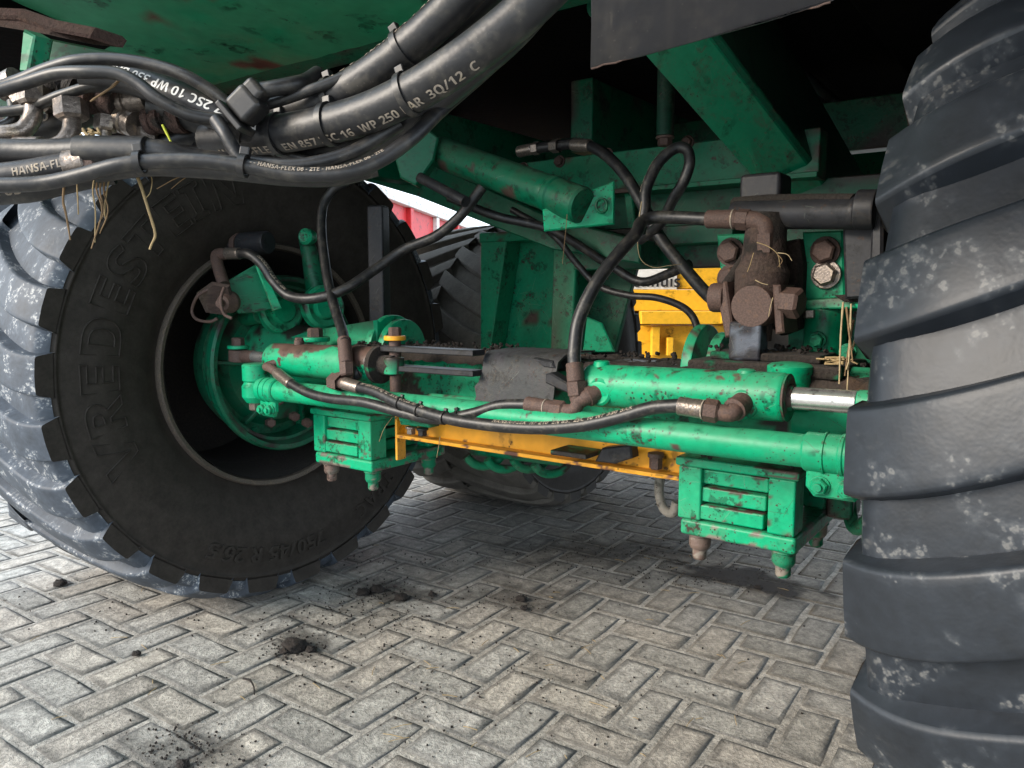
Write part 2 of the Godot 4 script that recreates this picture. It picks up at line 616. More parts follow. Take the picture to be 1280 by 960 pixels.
func tie(path: PackedVector3Array, at: float, r: float, label: String) -> void:   # a cable tie round a hose or bundle
	var k := int(at * (path.size() - 2))
	var c := path[k]
	var ax := (path[k + 1] - path[k]).normalized()
	var w := .0024
	var t := thing("cable_tie", label, "cable tie", c, "black cable ties round the hoses")
	obj("strap", MB.new().lathe(c - ax * w, c + ax * w, [[r, 0], [r + .0014, 0], [r + .0014, w * 2], [r, w * 2]], 24), M.cable, t)
	var e := ax.cross(FW).normalized()
	if e.y < 0: e = -e
	obj("lock", MB.new().box(Transform3D(Basis(e, ax, e.cross(ax)), c + e * (r + .003)), Vector3(.006, .007, .006), .001), M.cable, t)

# ------------------------------------------------------------------ wheels
const R_OUT := .674
func tyre_base(t: float) -> float:   # carcass radius across the tread
	var a := absf(t)
	if a < .32: return .646 - .012 * (a / .32) * (a / .32)
	var w := clampf((a - .32) / .053, 0, 1)
	return .634 - .036 * (1 - sqrt(maxf(1 - w * w, 0)))
func side_x(r: float) -> float:   # how far the sidewall stands out from the wheel's middle
	if r < .40: return lerpf(.318, .352, smoothstep(.335, .40, r))
	if r < .50: return lerpf(.352, .374, sin((r - .40) / .10 * PI * .5))
	return lerpf(.374, .366, clampf((r - .50) / .09, 0, 1))

func lug_mesh(sg: float) -> Array:
	var mb := MB.new()
	var tp_mb := MB.new()
	var rows_l := []
	var rows_t := []
	var rows_r := []
	var last := []
	var tip := PackedVector3Array()
	var N := 22
	for k in N + 1:
		var u := float(k) / N
		var t := lerpf(-.012, .376, u)
		var shift := .165 * pow(1 - u, 1.5)
		var wt := lerpf(.070, .088, u)
		var wb := wt + lerpf(.018, .022, u)
		var rt_ := .674 - .013 * pow(maxf(t, 0) / .36, 2.0)
		if u > .72: rt_ -= .030 * pow((u - .72) / .28, 2.2)
		var rb := tyre_base(t) - .012
		var P := func(off, r, tt): return Vector3(sg * tt, r * sin((shift + off) / .65), r * cos((shift + off) / .65))
		var tb := t - (.004 if u > .97 else .0)
		var l := PackedVector3Array([P.call(-wb * .5, rb, tb), P.call(-wt * .5 - .0015, rt_ - .006, t)])
		var tp := PackedVector3Array([P.call(-wt * .5 - .0015, rt_ - .006, t), P.call(-wt * .5 + .0005, rt_ - .0018, t), P.call(-wt * .5 + .0045, rt_, t), P.call(-wt * .5 + .012, rt_ + .0002, t), P.call(0, rt_ + .0006, t), P.call(wt * .5 - .012, rt_ + .0002, t), P.call(wt * .5 - .0045, rt_, t), P.call(wt * .5 - .0005, rt_ - .0018, t), P.call(wt * .5 + .0015, rt_ - .006, t)])
		var rr := PackedVector3Array([P.call(wt * .5 + .0015, rt_ - .006, t), P.call(wb * .5, rb, tb)])
		rows_l.append(l)
		rows_t.append(tp)
		rows_r.append(rr)
		if k == N:
			tip = tp
			last = [P.call(-wb * .5, .594, .3735), P.call(wb * .5, .594, .3735)]
	var f := sg > 0
	mb.grid(rows_l, f)
	mb.grid(rows_t, f)
	mb.grid(rows_r, f)
	var low := PackedVector3Array()
	for k in tip.size(): low.append(last[0].lerp(last[1], float(k) / (tip.size() - 1)))
	tp_mb.grid([tip, low], f)
	var ends := [rows_l[-1], rows_r[-1]]
	tp_mb.fan(PackedVector3Array([ends[0][0], ends[0][1], last[0]]), Vector3(0, -1, 0))
	tp_mb.fan(PackedVector3Array([ends[1][0], ends[1][1], last[1]]), Vector3(0, 1, 0))
	return [mb, tp_mb]

func make_wheel(called: String, label: String, tread: Material, wall: Material, green_rim := true) -> Node3D:
	# about the origin, axle along x; the inner side is at +x
	var w := thing(called, label, "wheel")
	var mb := MB.new()
	var prof := []
	for k in range(-24, 25):
		var t := .375 * k / 24.0
		prof.append([tyre_base(t), t * (1.0 if absf(t) < .37 else .98)])
	var rows := []
	var seg := 96
	var ring := func(r: float, x: float) -> PackedVector3Array:
		var row := PackedVector3Array()
		for s in seg + 1:
			var a := TAU * (s % seg) / seg
			row.append(Vector3(x, r * sin(a), r * cos(a)))
		return row
	for q in prof: rows.append(ring.call(q[0], q[1]))
	mb.grid(rows, true)
	var tyre := obj("tyre", mb, tread, w)
	for sg in [1.0, -1.0]:
		var sw := MB.new()
		rows = []
		for r in [.334, .342, .352, .365, .38, .40, .42, .44, .46, .48, .50, .515, .53, .545, .56, .575, .582, .584, .587, .590, .592, .597]:
			var x := side_x(r)
			if r > .583 and r < .591: x += .004
			rows.append(ring.call(r, sg * x))
		sw.grid(rows, sg > 0)
		obj("sidewall", sw, wall, tyre)
	var lm := []
	for sg in [1.0, -1.0]:
		var two := lug_mesh(sg)
		var m := mesh_of(two[0], Vector3.ZERO)
		var e := mesh_of(two[1], Vector3.ZERO)
		m.add_surface_from_arrays(Mesh.PRIMITIVE_TRIANGLES, e.surface_get_arrays(0))
		m.surface_set_material(0, tread)
		m.surface_set_material(1, wall)
		lm.append(m)
	for k in 26:
		for sd in 2:
			var o := MeshInstance3D.new()
			o.name = "lug"
			tyre.add_child(o, true)
			o.mesh = lm[sd]
			o.rotation.x = -TAU * (k + .5 * sd) / 26 - .04
	# rim: flange ring at the bead, deep barrel, disc
	mb = MB.new().lathe(Vector3(.34, 0, 0), Vector3(1, 0, 0), [[.323, -.30], [.323, -.02], [.327, -.006], [.337, .0], [.341, -.008], [.341, -.03]], 72)
	obj("rim_flange", mb, M.rim_rust if green_rim else wall, w)
	mb = MB.new().lathe(Vector3(.33, 0, 0), Vector3(1, 0, 0), [[.322, 0], [.318, -.03], [.312, -.12], [.30, -.16], [.30, -.42], [.0, -.43]], 60)
	obj("rim_barrel", mb, M.barrel, w)
	return w

func sidewall_text(w: Node3D, s: String, r0: float, size: float, mid_deg: float, raise: float, stretch := 1.0, outlined := false) -> void:
	var a := text_arrays(s)
	var lo := 1e9
	var hi := -1e9
	for p in a[0]:
		lo = minf(lo, p.x)
		hi = maxf(hi, p.x)
	var mid := (lo + hi) * .5 * stretch
	var rr := r0 + size * .5
	var f := func(x, y, up):
		var ang: float = deg_to_rad(mid_deg) + (x - mid) * size / rr
		var r: float = r0 + y * size
		return Vector3(side_x(r) + up, r * sin(ang), r * cos(ang))
	var top := warp_text(s, func(x, y): return [f.call(x, y, raise), Vector3.RIGHT], stretch)
	# walls down to the rubber along every open edge
	var mb := MB.new()
	if not outlined:
		mb.v = top.v.duplicate()
		mb.n = top.n.duplicate()
		mb.i = top.i.duplicate()
	var open := {}
	var key := func(p: Vector3): return Vector3i((p * 20000.0).round())
	for k in range(0, top.i.size(), 3):
		for e in 3:
			var p := top.v[top.i[k + e]]
			var q := top.v[top.i[k + (e + 1) % 3]]
			var back := [key.call(q), key.call(p)]
			if open.has(back): open.erase(back)
			else: open[[key.call(p), key.call(q)]] = [p, q]
	for e in open:
		var p: Vector3 = open[e][0]
		var q: Vector3 = open[e][1]
		if outlined:   # moulded as a thin ridge along each letter's outline
			var sd := Vector3.RIGHT.cross(q - p).normalized() * .0016
			var top_ := Vector3.RIGHT * .0005
			var low := Vector3.RIGHT * (-raise - .0005)
			mb.grid([PackedVector3Array([p + low - sd, q + low - sd]), PackedVector3Array([p + top_ - sd * .4, q + top_ - sd * .4]), PackedVector3Array([p + top_ + sd * .4, q + top_ + sd * .4]), PackedVector3Array([p + low + sd, q + low + sd])])
			continue
		var d := Vector3.RIGHT * (raise + .002)
		var out := Vector3.RIGHT.cross(q - p).normalized() * .0014
		mb.grid([PackedVector3Array([p, q]), PackedVector3Array([p - d + out, q - d + out])], false)
	obj("raised_lettering", mb, M.sidewall, w.get_node("tyre"))

# ------------------------------------------------------------------ paving
func paving() -> void:
	var g := MB.new()
	g.grid([PackedVector3Array([Vector3(-60, -.0016, 60), Vector3(60, -.0016, 60)]), PackedVector3Array([Vector3(-60, -.0016, -60), Vector3(60, -.0016, -60)])])
	var go := obj("ground", g, M.sand)
	go.set_meta("kind", "structure")
	var pave := Node3D.new()
	pave.name = "pavement"
	add_child(pave)
	pave.set_meta("kind", "structure")
	tag(pave, "grey concrete pavers laid in herringbone under and before the trailer", "paving")
	var P := .0985
	var variants := []
	for k in 10:
		var mb := MB.new()
		var j := func(): return rng.randf_range(-.0022, .0022)
		var outline := func(hx: float, hz: float, y: float, w: float) -> PackedVector3Array:
			var o := PackedVector3Array()
			for q in [[-1, -1], [0, -1], [1, -1], [1, 1], [0, 1], [-1, 1]]:
				o.append(Vector3(q[0] * hx + rng.randf_range(-w, w), y, q[1] * hz + rng.randf_range(-w, w)))
			o.append(o[0])
			return o
		var rows := [outline.call(P - .0070, P * .5 - .0070, -.010, .0022), outline.call(P - .0085, P * .5 - .0085, .0002, .0030), outline.call(P - .0170, P * .5 - .0150, .0008, .0045), outline.call(P - .029, P * .5 - .0225, .0009, .0085)]
		mb.grid(rows)
		var top: PackedVector3Array = rows[3].slice(0, 6)
		mb.fan(top, Vector3.UP)
		var tone := rng.randf_range(.86, 1.1)
		var warm := rng.randf_range(-.03, .05)
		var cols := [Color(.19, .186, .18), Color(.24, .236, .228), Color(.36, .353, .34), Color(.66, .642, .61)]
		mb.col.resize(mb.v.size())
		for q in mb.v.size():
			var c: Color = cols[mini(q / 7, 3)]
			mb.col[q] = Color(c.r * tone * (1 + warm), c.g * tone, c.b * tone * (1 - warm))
		variants.append(mb)
	for k in 30:   # the same pavers in three darker, browner steps
		var mb := MB.new()
		mb.add(variants[k % 10], Transform3D())
		mb.col.resize(mb.v.size())
		for q in mb.v.size():
			var c: Color = variants[k % 10].col[q]
			mb.col[q] = c.lerp(Color(.14, .128, .112), [.22, .40, .56][k / 10])
		variants.append(mb)
	var meshes := variants.map(func(mb): return mesh_of(mb, Vector3.ZERO))
	for m in meshes: m.surface_set_material(0, M.paving)
	var turn := Basis(Vector3.UP, deg_to_rad(2.0))
	var spots := []
	for r in range(-62, 40):
		for c in range(-62, 40):
			var q := posmod(c - r, 4)
			var kx: float
			var kz: float
			var along := q == 0
			if q == 0:
				kx = c + 1.0
				kz = r + .5
			elif q == 3:
				kx = c + .5
				kz = r + 1.0
			else: continue
			var p := turn * Vector3((kx - 1.0) * P, 0, (kz - .5) * P) + Vector3(.3615, 0, -.5541)
			var d := p - EYE
			var z := d.dot(FW)
			if p.distance_to(Vector3(0, 0, 0)) > 6.0: continue
			var seen := -1.0
			if z > .2:
				var u := d.dot(RT) / z * FOCAL
				var vv := -d.dot(UPV) / z * FOCAL
				if absf(u) < 690 and absf(vv) < 540: seen = 1.0 / (z * z * z)
				if u > 440: seen = minf(seen, .01)
				if u < -560 and z > 2.4: seen = minf(seen, .01)
			spots.append([seen, p, along])
	spots.sort_custom(func(a, b): return a[0] > b[0])
	var rest := MB.new()
	rest.col = PackedColorArray()
	var count := 0
	for s in spots:
		var b := turn if s[2] else turn * Basis(Vector3.UP, PI / 2)
		if rng.randf() < .5: b = b * Basis(Vector3.UP, PI)
		b = b * Basis(Vector3.RIGHT, rng.randf_range(-.010, .010)) * Basis(Vector3.BACK, rng.randf_range(-.008, .008))
		var t := Transform3D(b, s[1] + Vector3(0, rng.randf_range(-.0012, .0012), 0))
		var browning: float = -s[1].z * 1.6 + .35 * nz2.get_noise_2d(s[1].x * .4, s[1].z * .4) + rng.randf_range(-.15, .15)  # browner towards the back, within the trailer's width
		browning = maxf(browning, .9 * nz2.get_noise_2d(s[1].x * .7 + 9, s[1].z * .7) + rng.randf_range(-.1, .15)) if s[1].z > -.3 else browning  # random soil smudges in front
		if s[1].x > 1.0 or s[1].x < -1.7: browning -= 1.2
		var k := rng.randi() % 10 + clampi(int(browning * 3.0), 0, 3) * 10
		if count < 298 and s[0] > 0:
			var o := MeshInstance3D.new()
			o.name = "paver"
			pave.add_child(o, true)
			o.mesh = meshes[k]
			o.transform = t
			count += 1
		else:
			rest.add(variants[k], t)
			rest.col.append_array(variants[k].col)
	var ro := MeshInstance3D.new()
	ro.name = "far_pavers"
	pave.add_child(ro)
	ro.mesh = mesh_of(rest, Vector3.ZERO)
	ro.mesh.surface_set_material(0, M.paving)
	ro.set_meta("kind", "stuff")

# ------------------------------------------------------------------ the steered axle and what is bolted to it
func tb(x0, x1, y0, y1, z0, z1) -> Array: return [Transform3D(Basis(), Vector3((x0 + x1) * .5, (y0 + y1) * .5, (z0 + z1) * .5)), Vector3(x1 - x0, y1 - y0, z1 - z0)]
func bx(x0, x1, y0, y1, z0, z1, bev := .004, step := .012, mb: MB = null) -> MB:
	var q := tb(x0, x1, y0, y1, z0, z1)
	return (mb if mb else MB.new()).box(q[0], q[1], bev, step)

func clamp_bracket(axle: Node, xa: float, xb: float, seedy: float) -> void:
	var st := weather(GREEN, BROWN, -.46, .10, 14.0)
	var st2 := weather(GREEN, BROWN, -.30, .34, 11.0)
	var br := obj("spring_clamp", bx(xa - .004, xb + .006, .572, .588, -.11, .156, .004, .006), M.paint, axle, st2)
	for q in [[xa, xa + .042], [xb - .044, xb]]:
		obj("post", bx(q[0], q[1], .478, .572, .098, .150, .004, .006), M.paint, br, st)
		obj("post", bx(q[0] + .002, q[1] - .002, .478, .572, -.10, -.05, .004, .01), M.paint, br, st)
	for k in 3:
		var y := .481 + k * .0305
		obj("leaf", bx(xa + .040 - .003 * (2 - k), xb - .050 + .002 * k, y, y + .0262, -.06, .143 + .004 * (1 - k), .0035, .006), M.paint, br, weather(GREEN, BROWN, -.42, .55, 16.0))
	obj("lower_plate", bx(xa + .006, xb + .004, .450, .478, -.11, .152, .006, .006), M.paint, br, weather(GREEN, Color(.17, .15, .13), -.20, -.02, 13.0))
	for q in [[xa + .032, .122], [xb - .022, .124], [xb - .020, -.07], [xa + .03, -.07]]:
		var p := Vector3(q[0], .450, q[1])
		var mb := MB.new().lathe(p, p + Vector3.DOWN, [[0, 0], [.021, 0], [.022, .004], [.019, .006], [.019, .022], [.016, .028], [.0125, .029], [.0125, .044], [.010, .048], [0, .048]], 14, .004)
		obj("stud_nut", mb, M.dull_paint, br, weather(GREEN_DK if q[0] > xa + .1 else Color(.16, .11, .095), Color(.22, .195, .17), .02, .0, 30.0))

func bolt(p: Vector3, d: Vector3, r: float, h: float, parent: Node, m: Material, style = null, washer := true) -> void:
	var mb := MB.new()
	if washer: mb.cyl(p, p + d * h * .28, r * 1.25, .0015, 20)
	mb.hex(p + d * h * (.28 if washer else .0), p + d * h, r, .3)
	obj("bolt", mb, m, parent, style)

func steering_axle() -> void:
	var ax := thing("steering_axle", "green steering axle caked with dirt, carrying two spring clamps and a yellow bar", "axle", Vector3(.05, .6, 0))
	obj("axle_beam", bx(-.52, .80, .598, .730, -.09, .085, .010, .008), M.paint, ax, weather(GREEN, MUD, -.16, .9, 7.0))
	# crust of dirt along the top
	var rows := []
	for a in 26:
		var row := PackedVector3Array()
		for b in 150:
			var w := a / 25.0
			var x := lerpf(-.47, .80, b / 149.0)
			var z := lerpf(.105, -.125, w)
			var e := minf(1.0, minf(w, 1 - w) * 9.0)
			row.append(Vector3(x, .716 + .018 * sqrt(e) + .014 * e * nz1.get_noise_3d(x * 4, 0, z * 4) + .006 * nz2.get_noise_3d(x * 9, 1, z * 9), z))
		rows.append(row)
	obj("dirt_crust", MB.new().grid(rows), M.crust, ax, weather(Color(.05, .042, .037), Color(.12, .085, .06), -.25, .0, 9.0, .5))
	clamp_bracket(ax, -.515, -.312, 1.0)
	clamp_bracket(ax, .452, .652, 2.0)
	# yellow angle bar
	var ys := weather(AMBER, Color(.16, .07, .04), -.42, .0, 14.0)
	var yb := obj("yellow_angle_bar", bx(-.258, .442, .543, .612, .088, .096, .002, .006), M.smooth_paint, ax, ys)
	yb.set_meta("label", "yellow angle bar hanging below the axle beam")
	obj("lip", bx(-.258, .442, .535, .5435, .0885, .122, .002, .006), M.smooth_paint, yb, weather(AMBER, Color(.14, .06, .04), -.24, -.06, 16.0))
	obj("end_plate", bx(-.262, -.255, .482, .60, .092, .121, .002, .006), M.paint, yb, ys)
	# steering stop lug, clips and nuts under the bar
	var cl := obj("clip", bx(.195, .275, .560, .570, .10, .165, .003, .01), M.dull_paint, ax, weather(GREEN_DK, MUD, .1, .0, 12.0))
	obj("clip_tab", MB.new().slab(PackedVector3Array([zp(743, 577, .14), zp(768, 580, .14), zp(790, 573, .14), zp(788, 556, .14), zp(752, 560, .14)]), Vector3(0, 0, -.03)), M.black_paint, cl)
	bolt(zp(820, 566, .115), Vector3.DOWN, .012, .03, ax, M.rust)
	obj("clip", MB.new().slab(PackedVector3Array([zp(497, 521, .13), zp(538, 526, .13), zp(536, 535, .13), zp(500, 531, .13)]), Vector3(0, 0, -.04)), M.dull_paint, ax, weather(GREEN, MUD, .0, .3, 14.0))
	bolt(zp(514, 533, .12), Vector3.DOWN, .011, .018, ax, M.steel)
	bolt(zp(528, 535, .13), Vector3.DOWN, .011, .018, ax, M.black_paint)
	# flanged rings round the axle tube
	for q in [[-.435, .09], [-.40, .08], [.41, .086], [.452, .072]]:
		var p := Vector3(q[0], .722, -.05)
		obj("flange_ring", MB.new().cyl(p - Vector3(.011, 0, 0), p + Vector3(.011, 0, 0), q[1], .004, 48), M.paint, ax, weather(GREEN, BROWN, -.26, .0, 16.0))
	# link plates, pins and centre lugs
	for q in [[-.205, .03, .743], [-.205, .03, .702]]:
		var bar := PackedVector3Array()
		for k in 9:
			var a := PI * .5 + PI * k / 8
			bar.append(Vector3(q[0] + cos(a) * .020, q[2], .19 + sin(a) * .020))
		bar.append(Vector3(q[1], q[2], .155))
		bar.append(Vector3(q[1], q[2], .195))
		obj("link_plate", MB.new().slab(bar, Vector3(0, .012, 0), .002), M.black_paint, ax)
	obj("link_plate", MB.new().slab(PackedVector3Array([zp(692, 466, .16), zp(698, 464, .16), zp(742, 490, .16), zp(738, 498, .16), zp(692, 477, .16)]), Vector3(0, 0, .03)), M.black_paint, ax)
	obj("link_plate", MB.new().slab(PackedVector3Array([zp(676, 446, .13), zp(700, 450, .13), zp(706, 460, .13), zp(690, 458, .13)]), Vector3(0, 0, .03)), M.black_paint, ax)
	for q in [[-.190, .188]]:
		var p := Vector3(q[0], .655, q[1])
		obj("pin", MB.new().cyl(p, p + Vector3(0, .118, 0), .013), M.rust, ax)
		obj("washer", MB.new().cyl(p + Vector3(0, .112, 0), p + Vector3(0, .122, 0), .024), M.paint, ax, plain_colour(AMBER))
		bolt(p + Vector3(0, .122, 0), Vector3.UP, .014, .018, ax, M.rust, null, false)
	obj("lug_block", bx(-.175, -.105, .612, .642, .10, .19, .006, .01), M.rust, ax)
	obj("guide_tube", MB.new().cyl(Vector3(-.125, .632, .15), Vector3(.06, .634, .15), .021, .004, 22, .012), M.paint, ax, weather(GREEN, BROWN, -.34, .1, 14.0))
	# right: seat block under the suspension ram
	obj("seat_block", bx(.44, .70, .730, .752, -.10, .10, .008, .008), M.crust, ax, weather(MUD, GREEN_DK, -.30, .0, 12.0))
	obj("seat_block", bx(.47, .66, .752, .766, -.08, .07, .006, .008), M.crust, ax, weather(MUD, GREEN_DK, -.34, .0, 12.0))
	var sp := zp(987, 474, .10)
	obj("grease_cap", MB.new().lathe(sp, sp + Vector3.UP, [[.033, -.05], [.033, .006], [.036, .012], [.036, .022], [.030, .026], [.018, .028], [0, .029]], 28), M.paint, ax, weather(GREEN, BROWN, -.30, .05, 14.0))
	obj("end_casting", MB.new().cyl(Vector3(.62, .672, .02), Vector3(.83, .672, .02), .075, .01, 32, .014), M.paint, ax, weather(GREEN, MUD, -.22, .25, 12.0))
	for q in [[1022, 425, -.02], [1060, 440, -.02]]: bolt(zp(q[0], q[1], q[2]), Vector3.BACK, .012, .016, ax, M.dull_paint, plain_colour(GREEN_DK))
	# hooks and coils seen below
	for q in [[606, 556], [632, 560], [664, 560], [690, 566]]:
		var c := dp(q[0], q[1], 1.95)
		var ring := PackedVector3Array()
		for k in 15:
			var a := PI * 1.15 + PI * .95 * k / 14.0
			ring.append(c + (Vector3.UP * sin(a) + Vector3(.55, 0, -.83) * cos(a)) * .055)
		obj("coil", MB.new().tube(ring, .0115, 12), M.paint, ax, weather(GREEN_DK, MUD, -.2, .0, 12.0))
	obj("coil_core", MB.new().cyl(dp(590, 552, 1.98), dp(705, 566, 1.90), .034, .006, 24, .02), M.paint, ax, weather(GREEN_DK, MUD, -.1, .0, 12.0))
	obj("hook", MB.new().tube(spline([zp(826, 590, -.06), zp(824, 615, -.06), zp(830, 636, -.06), zp(841, 641, -.05), zp(846, 628, -.05)], 6), .010, 12), M.dull_paint, ax, plain_colour(Color(.22, .21, .19)))
	obj("hook", MB.new().tube(spline([zp(1058, 600, -.05), zp(1062, 640, -.05), zp(1070, 660, -.03), zp(1085, 652, 0)], 6), .013, 12), M.paint, ax, plain_colour(GREEN_DK))
	obj("side_lug", bx(.62, .80, .535, .600, -.12, -.02, .01, .02), M.paint, ax, weather(GREEN_DK, MUD, -.1, .2, 10.0))
	obj("side_lug", bx(.655, .70, .47, .59, -.10, -.03, .006, .012), M.paint, ax, weather(GREEN_DK, BROWN, -.1, .0, 13.0))

func steering_cylinder(left: bool) -> void:
	var c := thing("steering_cylinder", "left hydraulic steering cylinder, its green barrel crusted brown along the top" if left else "right hydraulic steering cylinder with bright green barrel and long chrome rod", "hydraulic cylinder", Vector3(-.4 if left else .5, .67, .2), "hydraulic steering cylinders")
	var g := weather(GREEN, Color(.10, .062, .052), -.03 if left else -.60, .62 if left else .36, 7.0 if left else 13.0, .12)
	if left:
		var a := zp(343, 449, .2)
		var b := zp(474, 456, .2)
		var ax := (b - a).normalized()
		obj("barrel", MB.new().cyl(a, b, .0395, .006, 56, .005), M.paint, c, g)
		obj("end_collar", MB.new().lathe(b - ax * .004, b, [[.03, 0], [.041, 0], [.041, .012], [.022, .016], [.022, .05], [0, .052]], 32), M.crust, c, weather(MUD, GREEN, -.30, .0, 18.0))
		obj("eye", MB.new().cyl(b + ax * .045 + Vector3(0, -.018, 0), b + ax * .045 + Vector3(0, .018, 0), .022, .003, 28), M.paint, c, weather(GREEN, MUD, .0, .0, 20.0))
		var r0 := zp(312, 445, .2)
		obj("rod", MB.new().cyl(r0, a, .0145, .002, 28), M.chrome, c)
		obj("rod_eye", MB.new().cyl(zp(299, 452, .2), zp(299, 437, .2), .026, .004, 28), M.rust, c)
		obj("rod_neck", MB.new().cyl(zp(299, 445, .2), zp(318, 446, .2), .016, .003, 20), M.rust, c)
		var pb := zp(372, 433, .18)
		obj("port_boss", MB.new().cyl(zp(374, 438, .2), zp(374, 425, .2), .012, .003, 18), M.rust, c)
		nut(zp(374, 427, .2), zp(374, 422, .2), .010, c, M.rust)
	else:
		var a := zp(736, 481, .2)
		var b := zp(985, 497, .2)
		var ax := (b - a).normalized()
		obj("barrel", MB.new().cyl(a, b, .0375, .007, 56, .005), M.paint, c, g)
		obj("gland", MB.new().lathe(b - ax * .001, b + ax, [[.0, 0], [.0365, 0], [.0365, .003], [.031, .005], [.030, .0052], [.021, .004], [.019, .010], [0, .010]], 40), M.dull_paint, c, weather(GREEN_DK, BROWN, .05, .0, 20.0))
		var e := zp(1072, 503, .2)
		obj("rod", MB.new().cyl(b, e, .0172, .002, 32), M.chrome, c)
		obj("rod_end", MB.new().cyl(e, e + ax * .09, .0185, .003, 28), M.paint, c, plain_colour(GREEN))
		for q in [[752, 462, .016], [933, 474, .016]]:
			var p := zp(q[0], q[1], .2)
			obj("port_boss", MB.new().lathe(p - Vector3(0, .012, 0), p + Vector3.UP, [[.024, 0], [.022, .012], [.016, .016], [.014, .026], [.011, .028], [0, .029]], 24), M.paint, c, weather(GREEN, BROWN, -.30, .0, 20.0))
		for q in [[748, 490], [927, 505]]:
			var p := zp(q[0], q[1], .236)
			obj("port_ring", MB.new().lathe(p - Vector3(0, 0, .012), p + Vector3.BACK, [[.024, 0], [.024, .010], [.020, .013], [.016, .011], [0, .010]], 28), M.paint, c, weather(GREEN, BROWN, -.30, .0, 20.0))

func tie_rod() -> void:
	var t := thing("tie_rod", "long green tie rod running across below the steering cylinders, clamped at both ends", "tie rod", Vector3(.1, .6, .25))
	var a := zp(345, 488, .25)
	var b := zp(1010, 564, .25)
	var ax := (b - a).normalized()
	obj("tube", MB.new().cyl(a, b, .0243, .003, 44, .007), M.paint, t, weather(GREEN, BROWN, -.44, .12, 12.0))
	for q in [[a - ax * .052, a + ax * .012, .029], [b - ax * .004, b + ax * .085, .0285]]:
		var l: float = q[0].distance_to(q[1])
		var cs := obj("clamp", MB.new().lathe(q[0], q[1], [[0, 0], [q[2] * .9, 0], [q[2], .003], [q[2], l * .3], [q[2] + .002, l * .31], [q[2] + .002, l * .34], [q[2], l * .35], [q[2], l * .55], [q[2] + .0018, l * .57], [q[2] + .0018, l * .62], [q[2], l * .64], [q[2], l - .003], [q[2] * .9, l], [0, l]], 40), M.paint, t, weather(GREEN, BROWN, -.42, .1, 16.0))
		var m: Vector3 = (q[0] + q[1]) * .5 + Vector3(0, -q[2] - .012, .012)
		var ear := PackedVector3Array()
		var hw := l * .44
		for w in [[-1, .022], [1, .022], [1, -.008], [.7, -.022], [-.7, -.022], [-1, -.008]]: ear.append(m + ax * (w[0] * hw) + Vector3(0, w[1], 0))
		obj("ear", MB.new().slab(ear, Vector3(0, 0, -.014), .003), M.paint, cs, weather(GREEN, BROWN, -.38, .0, 16.0))
		for k in [-.48, .48]:
			var p: Vector3 = m + ax * (hw * k) + Vector3(0, -.005, 0)
			obj("bolt", MB.new().cyl(p, p + Vector3(0, 0, .003), .0145, .001, 20).hex(p + Vector3(0, 0, .003), p + Vector3(0, 0, .012), .0125, .3).cyl(p + Vector3(0, 0, .012), p + Vector3(0, 0, .017), .006, .001, 12), M.paint, cs, plain_colour(GREEN * .9))
	# ball joint at the left end
	var j := a - ax * .075
	obj("ball_joint", MB.new().lathe(j + Vector3(0, -.034, 0), j + Vector3.UP, [[0, 0], [.024, 0], [.030, .008], [.034, .014], [.034, .040], [.030, .046], [.028, .050], [.032, .054], [.032, .090], [.028, .094], [0, .094]], 32, .006), M.paint, t, weather(GREEN, BROWN, -.36, .1, 16.0))
	nut(j + Vector3(0, -.034, 0), j + Vector3(0, -.054, 0), .019, t, M.steel)
	obj("stalk", MB.new().cyl(j, a, .022), M.paint, t, plain_colour(GREEN))
	var top := zp(298, 436, .2)
	obj("washer", MB.new().cyl(top, top + Vector3(0, .009, 0), .027, .002, 28), M.paint, t, plain_colour(GREEN))
	bolt(top + Vector3(0, .009, 0), Vector3.UP, .016, .02, t, M.rust, null, false)

